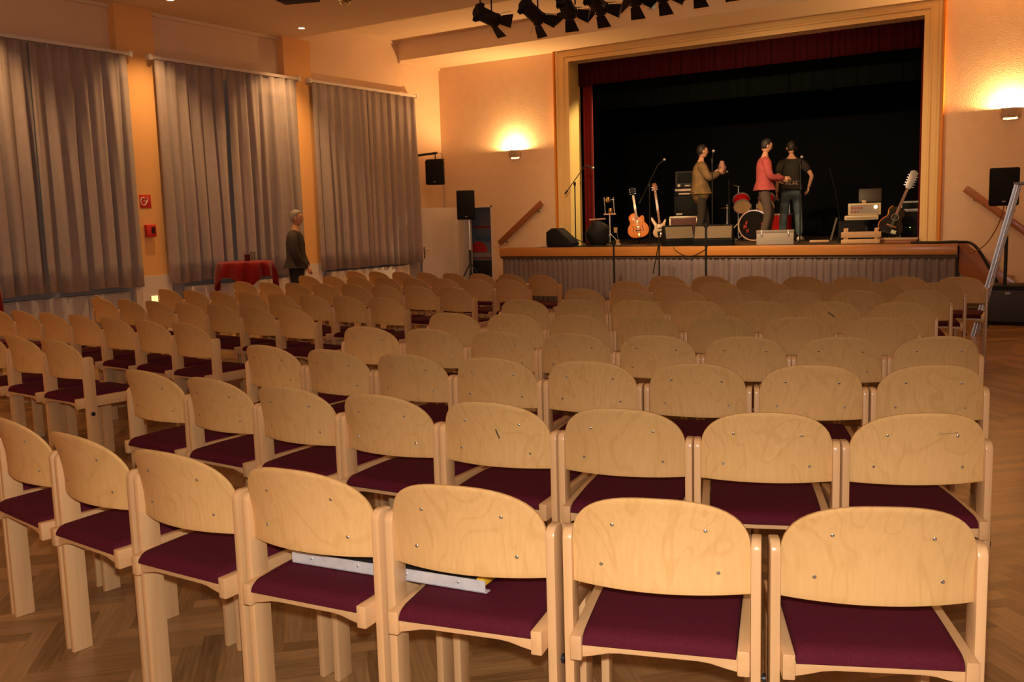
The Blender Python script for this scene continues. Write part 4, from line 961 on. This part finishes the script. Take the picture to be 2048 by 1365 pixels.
def mic_stand(lb, loc_, rz, h, boom=None, mic=True, up=None, base='tripod', grp='microphone stands on stage', thick=.011, headc=(.5, .5, .5)):
    t = thing('microphone_stand', lb, 'microphone stand', loc_, rz, grp)
    bm = B(); tube(bm, [(0, 0, .03), (0, 0, h)], thick, 10); obj('pole', bm, M['blackmetal'], t)
    if base == 'tripod':
        for k in range(3): a = k * 2 * PI / 3 + .4; bm = B(); tube(bm, [(0, 0, .14), (.28 * math.cos(a), .28 * math.sin(a), .009)], .008, 8); obj('leg', bm, M['blackmetal'], t)
    else: bm = B(); lathe(bm, [(0, 0), (.14, 0), (.14, .012), (.03, .03), (0, .03)], 24); obj('round_base', bm, M['blackmetal'], t)
    bm = B(); tube(bm, [(0, 0, h - .05), (0, 0, h + .02)], thick * 2.0, 10); obj('clutch', bm, M['blackmetal'], t)
    tip = V((0, 0, h)); d = V((0, -.6, .5))
    if boom:
        a, b = V(boom[0]), V(boom[1]); bm = B(); tube(bm, [a, b], .008, 8); tube(bm, [a, a + (b - a) * .12], .016, 8); obj('boom', bm, M['blackmetal'], t); tip = b; d = (b - a)
    if mic:
        d = V(up or d).normalized(); m = thing('microphone', 'microphone on the ' + lb[0].lower() + lb[1:], 'microphone', (0, 0, 0), 0, 'microphones')
        m.matrix_world = Matrix.Translation(loc_) @ Euler((0, 0, rz)).to_matrix().to_4x4()
        m.location = loc_; m.rotation_euler = (0, 0, rz)
        bm = B(); tube(bm, [tip, tip + d * .02, tip + d * .13], [.012, .012, .017], 12); obj('handle', bm, M['blackmetal'] if not isinstance(headc, str) else M['chrome'], m)
        bm = B(); ball(bm, tip + d * .155, .028, 10); obj('grille', bm, mat('mic_grille', headc if not isinstance(headc, str) else (.5, .5, .5), .35, .7), m)
    return t
mic_stand('tall boom stand in front of the yellow reveal, left edge of stage', (-8.85, 16.0, ZS), R(26), 1.20, ((-.19, 0, 1.0), (.21, .0, 1.53)), up=(.8, 0, -.35))
mic_stand('boom stand slanting up above the orange guitar', (-7.53, 16.5, ZS), R(24), 1.12, ((-.19, -.02, .78), (.16, .0, 1.48)), up=(.75, -.2, .55))
mic_stand('straight stand in front of the person in the khaki coat', (-6.22, 16.3, ZS), R(20), 1.50, None, up=(.15, -.3, .95))
mic_stand('straight stand in front of the person in blue jeans', (-4.77, 16.7, ZS), R(20), 1.33, None, up=(.1, -.4, .9))
mic_stand('low boom stand to the left of the drums', (-6.38, 17.6, ZS), R(20), 1.15, ((.1, .1, 1.0), (-.02, -.1, 1.30)), up=(-.1, -.7, .1))
def floor_stand(lb, x, h, th, extra=False):
    t = mic_stand(lb, (x, 14.6, 0), R(20), h, None, False, None, 'round', 'black stands on the floor before the stage', th)
    if extra: bm = B(); tube(bm, [(0, 0, h - .15), (-.10, -.04, h - .68)], .009, 8); obj('folded_boom', bm, M['blackmetal'], t)
    return t
floor_stand('leftmost black stand rising from the floor before the mauve skirt', -7.34, 1.14, .016)
floor_stand('black stand with folded boom before the mauve skirt, below the cream bass', -6.50, 1.28, .012, True)
floor_stand('thick black stand before the skirt, rising in front of a monitor wedge', -5.68, 1.40, .018)

def wedge(lb, loc_, rz, w, face, back=True):
    t = thing('monitor_wedge', lb, 'monitor speaker', loc_, rz, 'wedge monitors on stage')
    h = .36; pts = [(-.22, 0), (.22, 0), (.25, .10), (.08, h), (-.06, h), (-.24, .10)] if back else [(-.26, 0), (.20, 0), (.23, .06), (.23, .29), (.12, h), (.03, h), (-.28, .08)]
    bm = B(); prism(bm, pts, -w / 2, w / 2, 'x', bev=.012); obj('cabinet', bm, M['blackplastic'], t)
    bm = B()
    if back: box(bm, -w / 2 + .02, w / 2 - .02, -.008, .006, -.13, .13, Matrix.Translation((0, .165, .23)) @ Euler((R(33), 0, 0)).to_matrix().to_4x4(), bev=.003)
    else: box(bm, -w / 2 + .02, w / 2 - .02, -.006, .008, -.17, .17, Matrix.Translation((0, -.127, .222)) @ Euler((R(-48), 0, 0)).to_matrix().to_4x4(), bev=.003)
    obj('grille', bm, face, t)
    return t
M['paler'] = mat('paler_grille', (.17, .13, .09), .9, bump=.2, bscale=300)  # paler brown than the black cabinets
wedge('black wedge monitor at the left end of the stage edge', (-8.97, 15.66, ZS), R(25 + 75), .44, M['grille'], False)
wedge('wedge monitor with dusty top, left of the pair at the stage edge', (-6.70, 15.85, ZS), R(24 + 10), .52, M['grille'])
wedge('wedge monitor with dusty top, right of the pair at the stage edge', (-5.97, 15.72, ZS), R(20 - 4), .66, M['grille'])
wedge('black wedge monitor behind the wooden crate', (-3.90, 16.7, ZS), R(12), .42, M['grille'], True)
for w_ in [o for o in C.objects if o.name.startswith('monitor_wedge')][1:3]:
    bm = B(); w = .48 if w_.location.x < -6.3 else .62
    box(bm, -w / 2, w / 2, -.006, .008, -.125, .125, Matrix.Translation((0, -.165, .232)) @ Euler((R(-36), 0, 0)).to_matrix().to_4x4(), bev=.004); obj('paler_baffle', bm, M['paler'], w_)['label'] = 'dusty brown baffle'
t = thing('gig_bag', 'black rounded bag slumped beside the red curtain', 'bag', (-8.45, 16.15, ZS), R(26))
bm = B(); ball(bm, (0, 0, .22), (.23, .15, .26), 16)
for v in bm.verts: v.co.z = max(.003, v.co.z); v.co.x += .02 * math.sin(v.co.z * 22); v.co.y += .012 * math.sin(v.co.x * 40 + v.co.z * 15)
obj('body', bm, mat('black_nylon', (.010, .010, .011), .6, spec=.2, bump=.3, bscale=25), t, 180)
bm = B(); tube(bm, [(-.06, -.14, .1), (-.07, -.13, .3), (-.02, -.05, .475), (.05, -.1, .36), (.06, -.15, .12)], .012, 6); obj('strap', bm, M['blackplastic'], t)
t = thing('drumstick_roll', 'pinkish wooden rod lying on top of the black bag', 'rod', (-8.45, 16.15, ZS + .497), R(30)); bm = B(); tube(bm, [(-.16, 0, 0), (.15, 0, .01)], .016, 8); obj('rod', bm, mat('pinkish_wood', (.4, .2, .15), .6), t)
# percussion stand with two bells
t = thing('percussion_stand', 'chrome stand with a small tray between two upright rods, left of the orange guitar', 'stand', (-8.42, 16.6, ZS), R(25))
bm = B(); tube(bm, [(0, 0, .05), (0, 0, .58)], .014, 10); obj('pole', bm, M['chrome'], t)
for k in range(3): a = k * 2 * PI / 3; bm = B(); tube(bm, [(0, 0, .22), (.2 * math.cos(a), .2 * math.sin(a), .01)], .008, 8); obj('leg', bm, M['chrome'], t)
bm = B(); box(bm, -.12, .12, -.08, .08, .58, .605, bev=.006); obj('tray', bm, M['cratewood'], t)
for x in (-.085, .09): bm = B(); tube(bm, [(x, 0, .605), (x - .02, 0, .92)], .009, 8); obj('upright_rod', bm, M['chrome'], t)
for z, r in ((.66, .045), (.87, .05)): bm = B(); lathe(bm, [(0, -r), (r * .8, -r), (r, 0), (r * .8, r), (0, r)], 14, T(.02 if z < .8 else -.025, -.03, z)); obj('bell', bm, M['gold_m'], t)
bm = B(); tube(bm, [(-.1, 0, .87), (.09, 0, .87)], .006, 6); tube(bm, [(.02, 0, .605), (.02, -.03, .62)], .008, 6); obj('cross_rod', bm, M['chrome'], t)
for lb, x, z in (('small pale cup hooked low beside the percussion stand', -8.31, .28), ('tan cup standing on the stage floor by the percussion stand', -8.27, .045)):
    t = thing('cup', lb, 'cup', (x, 16.62, ZS + z - .045)); bm = B(); lathe(bm, [(0, 0), (.03, 0), (.04, .10), (.034, .10), (.026, .008), (0, .008)], 16); obj('body', bm, M['cratewood'], t)
    if z > .1: bm = B(); tube(bm, [(.03, 0, .0), (.05, 0, -.12), (.05, 0, -.235)], .006, 6); lathe(bm, [(0, -.235), (.06, -.235), (.06, -.225), (0, -.225)], 16, T(.05)); obj('post', bm, M['chrome'], t)
# amplifier stack
def led(t, pts, c, r=.008, name='indicator_light', e=3):
    for p in pts: bm = B(); ball(bm, p, r, 8); obj(name, bm, mat('led', (.1, .1, .1), .4, emit=c, estr=e), t)
AX, AY, AR = -7.50, 18.2, R(23)
t = thing('speaker_cabinet', 'black bass cabinet under the amplifiers behind the khaki coat', 'speaker', (AX, AY, ZS + .0), AR)
bm = B(); box(bm, -.24, .24, 0, .36, .0, .93, bev=.012); obj('cabinet', bm, M['blackplastic'], t)
bm = B(); box(bm, -.215, .215, -.01, .001, .50, .90, bev=.004); obj('grille', bm, M['grille'], t)
bm = B(); box(bm, -.20, -.08, -.014, -.009, .535, .575); obj('badge', bm, mat('badge_pale', (.45, .38, .28), .4), t, 0)
t = thing('bass_amplifier', 'slim amplifier head with a bright control strip on the bass cabinet', 'amplifier', (AX, AY, ZS + .932), AR)
bm = B(); box(bm, -.24, .24, 0, .3, 0, .15, bev=.008); obj('case', bm, M['blackplastic'], t)
bm = B(); box(bm, -.22, .22, -.006, .001, .085, .13); box(bm, -.15, .22, -.006, .001, .015, .045); obj('control_strip', bm, mat('pale_strip', (.6, .48, .36), .4), t, 0)
led(t, [(-.06, -.01, .108)], (1, .05, .03)); led(t, [(.16, -.01, .108)], (.35, .25, 1))
t = thing('guitar_amplifier', 'small black combo amplifier on top of the stack', 'amplifier', (AX + .02, AY + .02, ZS + 1.084), AR)
bm = B(); box(bm, -.24, .24, 0, .24, 0, .33, bev=.012); obj('case', bm, mat('worn_black_case', (.03, .024, .02), .7), t)
bm = B(); box(bm, -.2, .2, -.008, .001, .10, .30, bev=.004); obj('grille', bm, M['grille'], t)
bm = B(); box(bm, -.05, .05, -.01, .0, .03, .055); obj('label_strip', bm, mat('pale_strip_2', (.6, .5, .38), .4), t, 0)
for x in (-.17,): bm = B(); lathe(bm, [(0, 0), (.03, 0), (.03, .02), (0, .02)], 14, T(x, 0, .045, rx=PI / 2)); obj('knob', bm, mat('pale_knob', (.6, .5, .38), .3), t)
bm = B(); box(bm, .10, .18, -.02, 0, .02, .13, bev=.006); obj('pale_pedal', bm, mat('pale_strip_3', (.62, .5, .36), .4), t)
t = thing('trunk', 'maroon case with pale metal edges in front of the bass cabinet', 'case', (-7.32, 17.62, ZS), AR)
bm = B(); box(bm, -.27, .27, 0, .3, .0, .50, bev=.006); obj('body', bm, mat('maroon_case', (.10, .018, .014), .6), t)
bm = B(); box(bm, -.275, .275, -.006, .31, .47, .512, bev=.004); box(bm, -.277, -.245, -.006, .02, 0, .49, bev=.003); box(bm, .245, .277, -.006, .02, 0, .49, bev=.003); obj('metal_edges', bm, mat('pale_edging', (.55, .42, .32), .35, .5), t)
# drums
M['drumred'] = mat('red_drum_wrap', (.50, .010, .012), .18, coat=.5); M['drumhead'] = mat('tan_drum_head', (.50, .32, .15), .5)
DR = R(18)
t = thing('bass_drum', 'red bass drum with black front head and two red toms mounted above', 'drum', (-6.03, 18.0, ZS), DR)
mx = T(0, 0, .30, rx=PI / 2)
bm = B(); lathe(bm, [(.27, -.42), (.28, -.42), (.28, 0.), (.27, 0.)], 40, mx); obj('shell', bm, M['drumred'], t)
bm = B(); lathe(bm, [(.278, -.025), (.298, -.025), (.298, .03), (.275, .03)], 40, mx); lathe(bm, [(.278, -.44), (.298, -.44), (.298, -.39), (.275, -.39)], 40, mx); obj('hoop', bm, mat('amber_hoop', (.62, .32, .10), .3, coat=.3), t)
bm = B(); lathe(bm, [(0, .012), (.276, .012), (.276, .004), (0, .004)], 40, mx); hd = obj('drumhead', bm, mat('black_head', (.010, .006, .006), .7, spec=.15), t)
bm = B(); rr = random.Random(4)
for k in range(9):
    a = PI * (1.25 - .19 * k) ; r0 = .165
    if 3 <= k <= 5: continue
    cx, cz = r0 * math.cos(a), .30 + r0 * math.sin(a) * .85
    for q in range(3): tube(bm, [(cx + rr.uniform(-.03, .03), -.014, cz + rr.uniform(-.04, .04)), (cx + rr.uniform(-.03, .03), -.014, cz + rr.uniform(-.04, .04))], .013, 6)
obj('red_head_pattern', bm, M['red'], hd)
for k in range(8):
    a = k * PI / 4 + .3; bm = B(); p = V((.292 * math.cos(a), 0, .30 + .292 * math.sin(a))); tube(bm, [p + V((0, -.03, 0)), p + V((0, .12, 0))], .010, 6); obj('lug', bm, M['chrome'], t)
for s in (-1, 1): bm = B(); tube(bm, [(s * .2, .05, .12), (s * .36, -.06, .012)], .012, 8); obj('spur', bm, M['chrome'], t)
for s in (-1, 1):
    q = T(s * .23, .10, .735, rx=R(-52), rz=s * -.12)
    bm = B(); lathe(bm, [(.15, -.12), (.155, -.12), (.155, .12), (.15, .12)], 32, q); o = obj('tom', bm, M['drumred'], t)
    bm = B(); lathe(bm, [(.153, .095), (.164, .095), (.164, .125), (.15, .125)], 32, q); lathe(bm, [(.153, -.125), (.164, -.125), (.164, -.095), (.15, -.095)], 32, q); obj('tom_hoop', bm, M['chrome'], o)
    bm = B(); lathe(bm, [(0, .12), (.152, .12), (.152, .112), (0, .112)], 32, q); lathe(bm, [(0, -.12), (.152, -.12), (.152, -.112), (0, -.112)], 32, q); obj('tom_head', bm, M['drumhead'], o)
    bm = B(); tube(bm, [(s * .05, .16, .56), (s * .05, .16, .70), (s * .12, .12, .73)], .012, 8); obj('tom_arm', bm, M['chrome'], t)
t = thing('floor_tom', 'red floor tom with chrome legs right of the bass drum', 'drum', (-5.52, 18.12, ZS), DR)
bm = B(); lathe(bm, [(0, .15), (.19, .15), (.19, .50), (0, .50)], 32); obj('shell', bm, M['drumred'], t)
bm = B(); lathe(bm, [(.188, .145), (.2, .145), (.2, .175), (.188, .175)], 32); lathe(bm, [(.188, .48), (.2, .48), (.2, .51), (.188, .51)], 32); obj('hoop', bm, M['chrome'], t)
for k in range(3): a = k * 2 * PI / 3 + .5; bm = B(); p = V((.205 * math.cos(a), .205 * math.sin(a), 0)); tube(bm, [p + V((0, 0, .0)), p + V((0, 0, .42))], .010, 8); obj('leg', bm, M['chrome'], t)
def cymbal(lb, loc_, h, r, hat=False, tilt=0):
    t = thing('hi_hat' if hat else 'cymbal_stand', lb, 'cymbal', loc_, DR)
    bm = B(); tube(bm, [(0, 0, .03), (0, 0, h)], .012, 10); tube(bm, [(0, 0, .2), (0, 0, h * .55)], .018, 10); obj('pole', bm, M['chrome'], t)
    for k in range(3): a = k * 2 * PI / 3 + 1; bm = B(); tube(bm, [(0, 0, .35), (.28 * math.cos(a), .28 * math.sin(a), .012)], .010, 8); obj('leg', bm, M['chrome'], t)
    for k, z in enumerate(((h - .06, h - .09) if hat else (h - .02,))):
        bm = B(); q = T(0, 0, z, ry=tilt); lathe(bm, [(0, .03), (.035, .02), (.05, .006), (r, -.006 if not (hat and k) else .018), (r, -.009 if not (hat and k) else .015), (.05, .003), (0, .027)], 32, q); obj('cymbal', bm, M['gold_m'], t)
cymbal('brass hi-hat on a chrome stand left of the drums', (-6.62, 18.15, ZS), .72, .17, True)
cymbal('tall cymbal stand with tilted cymbal behind the left drum', (-6.55, 18.6, ZS), 1.10, .20, False, R(14))
cymbal('cymbal on a slanting stand behind the right tom', (-5.55, 18.7, ZS), 1.05, .20, False, R(-14))
# pale flight case at the stage edge
t = thing('flight_case', 'pale grey equipment case at the stage edge before the rose red hoodie', 'case', (-4.94, 15.86, ZS), R(14))
bm = B(); box(bm, -.30, .30, -.14, .14, .003, .20, bev=.006); obj('body', bm, mat('pale_grey_case', (.34, .30, .27), .6), t)
bm = B(); box(bm, -.305, .305, -.145, .145, .20, .245, bev=.006); obj('lid', bm, mat('grey_case_lid', (.24, .21, .19), .6), t)
bm = B(); box(bm, .2, .23, -.152, -.14, .14, .24, bev=.003); box(bm, -.23, -.2, -.152, -.14, .14, .24, bev=.003); obj('latches', bm, M['chrome'], t)
t = thing('foot_pedal', 'small pale pedal board on the stage floor right of the jeans wearer', 'pedal', (-4.45, 16.75, ZS), R(15))
bm = B(); box(bm, -.16, .16, -.06, .08, .003, .04, bev=.006); obj('board', bm, M['cratewood'], t)
t = thing('music_sheet_stand', 'slim slanted board leaning on the dark stage behind the jeans', 'board', (-4.55, 17.9, ZS), R(15))
bm = B(); box(bm, -.015, .015, -.2, .2, 0, .42, T(0, 0, .0, rx=0, ry=R(14)), bev=.003); obj('board', bm, M['paler'], t)
# mixer on a stool, laptop
t = thing('keyboard_stool', 'dark round drum stool carrying the pale mixer', 'stool', (-3.95, 17.75, ZS), R(12))
bm = B(); lathe(bm, [(0, .30), (.19, .30), (.20, .32), (.20, .35), (0, .355)], 28); obj('seat', bm, M['blackplastic'], t)
bm = B(); lathe(bm, [(0, .02), (.10, .02), (.11, .30), (0, .30)], 18); obj('column', bm, mat('dark_grey_tube', (.05, .05, .055), .4), t)
bm = B(); lathe(bm, [(0, 0), (.2, 0), (.2, .02), (0, .02)], 28); obj('foot', bm, M['blackmetal'], t)
t = thing('small_keyboard', 'flat pale keyboard unit under the lit mixer', 'keyboard', (-3.95, 17.7, ZS + .357), R(12))
bm = B(); box(bm, -.30, .27, -.17, .17, 0, .085, bev=.02); obj('case', bm, mat('cream_keys', (.66, .52, .34), .4), t)
bm = B(); box(bm, -.26, .23, -.174, -.168, .03, .05); obj('key_strip', bm, mat('tan_strip', (.35, .25, .15), .5), t, 0)
t = thing('mixer_rack', 'brightly lit cream rack unit with red knobs right of centre stage', 'mixer', (-3.92, 17.7, ZS + .445), R(12))
bm = B(); box(bm, -.27, .28, -.13, .15, 0, .21, bev=.012); obj('case', bm, mat('cream_rack', (.62, .47, .28), .4), t)
bm = B(); box(bm, -.23, .24, -.135, -.129, .03, .18); obj('panel', bm, mat('rack_panel', (.30, .24, .18), .4, .3), t, 0)
for k in range(7):
    bm = B(); x = -.2 + .05 * (k % 4) ; z = .13 if k < 4 else .065; lathe(bm, [(0, 0), (.015, 0), (.013, .02), (0, .02)], 12, T(x, -.135, z, rx=PI / 2)); obj('red_knob', bm, M['red'], t)
led(t, [(.19, -.14, .14)], (1, .72, .3), .028, 'work_light', 9)
bm = B(); box(bm, -.04, .03, -.12, -.05, .21, .26, bev=.008); obj('small_box', bm, mat('cream_top', (.6, .44, .26), .4), t)
t = thing('laptop', 'dark tilted screen standing on the cream rack', 'laptop', (-3.83, 17.75, ZS + .658), R(14))
bm = B(); box(bm, -.19, .19, -.09, .13, 0, .018, bev=.003); obj('base', bm, M['blackplastic'], t)
bm = B(); box(bm, -.19, .19, .0, .012, 0.0, .24, T(0, .12, .02, rx=R(-12)), bev=.004); obj('screen', bm, mat('dim_screen', (.05, .036, .024), .5), t)
# crate and low board at the stage edge
t = thing('wooden_crate', 'low slatted wooden crate at the stage edge before the black wedge', 'crate', (-3.55, 15.85, ZS), R(8))
for s in (-1, 1):
    for y in (-.13, .13): bm = B(); box(bm, s * .23 - .022, s * .23 + .022, y - .02, y + .02, 0, .25, bev=.003); obj('corner_post', bm, M['cratewood'], t)
for y in (-.152, .152):
    for z0, z1 in ((.01, .07), (.10, .19)): bm = B(); box(bm, -.29, .29, y - .008, y + .008, z0, z1, bev=.003); obj('slat', bm, M['cratewood'], t)
bm = B(); box(bm, -.27, .27, -.14, .14, .002, .012); obj('bottom', bm, M['cratewood'], t)
t = thing('wooden_platform', 'long low wooden board lying at the stage edge under the black guitar', 'board', (-3.04, 16.0, ZS), R(6))
bm = B(); box(bm, -.31, .31, -.12, .12, .05, .085, bev=.005); obj('top', bm, M['cratewood'], t)
bm = B(); box(bm, -.29, .29, -.11, .11, .0, .05, bev=.003); obj('plinth', bm, M['railwood'], t)
t = thing('rack_case', 'tall black rack with a green light by the right edge of the stage opening', 'rack', (-3.05, 17.15, ZS), R(10))
bm = B(); box(bm, -.155, .155, 0, .35, 0, .50, bev=.008); obj('case', bm, M['blackplastic'], t)
bm = B()
for x in (-.15, .15): box(bm, x - .006, x + .006, -.006, .005, 0, .50)
box(bm, -.15, .15, -.006, .005, .488, .50); obj('metal_edges', bm, mat('worn_steel', (.28, .25, .22), .4, .8), t)
led(t, [(0, -.01, .22)], (.45, 1, .1), .008)
t = thing('amplifier_head', 'small framed amplifier head on the tall black rack', 'amplifier', (-3.05, 17.15, ZS + .503), R(10))
bm = B(); box(bm, -.15, .15, .01, .3, 0, .16, bev=.008); obj('case', bm, M['blackplastic'], t)
bm = B(); box(bm, -.155, .155, 0, .01, 0, .03); box(bm, -.155, .155, 0, .01, .13, .16); box(bm, -.155, -.13, 0, .01, .03, .13); box(bm, .13, .155, 0, .01, .03, .13); obj('frame', bm, mat('worn_steel_2', (.36, .31, .26), .4, .6), t, 0)
t = thing('column_amplifier', 'narrow grey amplifier with two bluish lights beside the black guitar', 'amplifier', (-3.26, 17.3, ZS), R(10))
bm = B(); box(bm, -.05, .05, 0, .3, 0, .47, bev=.008); obj('case', bm, mat('grey_brown_case', (.17, .13, .11), .5), t)
bm = B(); lathe(bm, [(0, 0), (.035, 0), (.03, .012), (0, .012)], 16, T(0, 0, .42, rx=PI / 2)); obj('dial', bm, mat('pinkish_dial', (.5, .3, .24), .4), t)
bm = B(); box(bm, -.03, .03, -.006, .001, .12, .30, bev=.002); obj('black_panel', bm, M['blackplastic'], t)
led(t, [(0, -.01, .25), (0, -.01, .17)], (.45, .4, 1), .009)
# cables
def cable(lb, pts, r=.006, m=None):
    P = []
    for i in range(len(pts) - 1):
        q = [V(pts[max(0, min(len(pts) - 1, i + k - 1))]) for k in range(4)]
        for j in range(8):
            u = j / 8; P.append(.5 * ((2 * q[1]) + (q[2] - q[0]) * u + (2 * q[0] - 5 * q[1] + 4 * q[2] - q[3]) * u * u + (-q[0] + 3 * q[1] - 3 * q[2] + q[3]) * u ** 3))
    P.append(V(pts[-1])); bm = B(); tube(bm, P, r, 8); tag(obj('cable', bm, m or M['blackmetal']), lb, 'cable')
cable('thick black cable bundle over the right stage corner and down the steps', [(-2.75, 15.6, ZS + .018), (-2.4, 15.45, ZS + .02), (-2.05, 15.30, ZS + .03), (-1.8, 15.06, ZS - .02), (-1.55, 15.0, .6), (-1.42, 14.98, .32), (-1.40, 14.75, .03), (-1.2, 14.7, .02)], .022)
cable('thin brown cable looping up to the right loudspeaker', [(-2.05, 15.26, ZS + .0), (-1.98, 15.22, ZS - .07), (-1.85, 15.0, ZS - .12), (-1.6, 14.6, 1.05), (-1.42, 14.3, 1.35), (-1.35, 14.16, 1.62)], .007, M['railwood'])
cable('thin black cable drooping over the fascia between the wedge monitors', [(-6.62, 15.45, ZS + .01), (-6.55, 15.31, ZS + .015), (-6.5, 15.285, ZS - .06), (-6.25, 15.285, ZS - .17), (-5.98, 15.285, ZS - .06), (-5.92, 15.31, ZS + .012), (-5.9, 15.45, ZS + .01)], .005)
cable('black cable running along the stage floor from the left wedge', [(-8.72, 15.75, ZS + .01), (-8.6, 15.8, ZS + .01), (-8.3, 15.75, ZS + .01), (-8.1, 15.9, ZS + .01)], .010)
cable('black cable hanging down behind the jeans wearer', [(-4.62, 18.0, 2.35), (-4.5, 18.0, 1.9), (-4.42, 18.0, 1.4), (-4.38, 17.9, ZS + .05), (-4.2, 17.8, ZS + .01)], .006)

# ---------------------------------------------------------------- lights
w = bpy.data.worlds.new('w'); bpy.context.scene.world = w; w.use_nodes = True
w.node_tree.nodes['Background'].inputs[0].default_value = (.5, .3, .18, 1); w.node_tree.nodes['Background'].inputs[1].default_value = P_WORLD
def area(name, loc_, size, e, col, rot=(0, 0, 0)):
    l = bpy.data.lights.new(name, 'AREA'); l.energy = e; l.color = col; l.shape = 'RECTANGLE'; l.size, l.size_y = size
    o = bpy.data.objects.new(name, l); o.location = loc_; o.rotation_euler = rot; C.objects.link(o)
    return o
# unseen fill lights added to raise the warm ambient level, behind and above the photographer
for k, (x, y) in enumerate(((-8.5, -1.0), (-5.5, -1.0), (-2.2, -1.0), (-7.0, 2.5), (-3.5, 2.5))):
    l = bpy.data.lights.new('hall_fill', 'SPOT'); l.energy = P_HALL; l.color = HALLC; l.spot_size = R(150); l.spot_blend = .6; l.shadow_soft_size = .08
    o = bpy.data.objects.new('hall_fill', l); o.location = (x, y, ZC - .03); C.objects.link(o)
# fill lights added below the raised bay to brighten the stage wall and skirt
for x in (-9.2, -6.1, -2.6):
    l = bpy.data.lights.new('bay_fill', 'SPOT'); l.energy = P_BAY; l.color = WARM; l.spot_size = R(165); l.spot_blend = .4; l.shadow_soft_size = .08
    o = bpy.data.objects.new('bay_fill', l); o.location = (x, 12.35, ZR - .03); C.objects.link(o)
# warm flood hung high behind the valance, aimed at the left reveal and the red curtain
l = bpy.data.lights.new('stage_flood', 'SPOT'); l.energy = P_WORK; l.color = (1, .68, .33); l.spot_size = R(44); l.spot_blend = .6; l.shadow_soft_size = .05
o = bpy.data.objects.new('stage_flood', l); o.location = (-6.6, 17.3, 5.0); C.objects.link(o)
o.rotation_euler = (V((-9.0, 16.60, 2.4)) - V(o.location)).to_track_quat('-Z', 'Y').to_euler()
# added warm fill by the rear wall, out of view, to lift the chair backs
for x in (-9.5, -6.8, -4.1, -1.4):
    l = bpy.data.lights.new('rear_fill', 'POINT'); l.energy = P_REAR; l.color = REARC; l.shadow_soft_size = .06
    o = bpy.data.objects.new('rear_fill', l); o.location = (x, YF + .15, 2.75); C.objects.link(o)
# the flash on top of the camera
l = bpy.data.lights.new('camera_flash', 'SPOT'); l.energy = P_FLASH; l.color = FLASHC; l.spot_size = R(140); l.spot_blend = .3; l.shadow_soft_size = .025
fl = bpy.data.objects.new('camera_flash', l); C.objects.link(fl)

# ---------------------------------------------------------------- camera
yaw, pitch, roll = R(32.96599), R(-7.32828), R(-1.66229)
f = V((-math.sin(yaw) * math.cos(pitch), math.cos(yaw) * math.cos(pitch), math.sin(pitch)))
r0 = V((math.cos(yaw), math.sin(yaw), 0)); u0 = r0.cross(f)
r = r0 * math.cos(roll) + u0 * math.sin(roll); u = u0 * math.cos(roll) - r0 * math.sin(roll)
cam = bpy.data.cameras.new('camera'); co = bpy.data.objects.new('camera', cam); C.objects.link(co)
cam.sensor_width = 36; cam.lens = 36 * 1890.47 / 2048; cam.clip_start = .05; cam.clip_end = 60
mw = Matrix((r, u, -f)).transposed().to_4x4(); mw.translation = (0, 0, 1.567)
co.matrix_world = mw
fl.matrix_world = mw @ Matrix.Translation((0, .10, -.02))
sc = bpy.context.scene; sc.camera = co
sc.view_settings.view_transform = 'Standard'; sc.view_settings.look = 'None'; sc.view_settings.gamma = 1; sc.view_settings.exposure = EXPO
sc.view_settings.use_curve_mapping = False
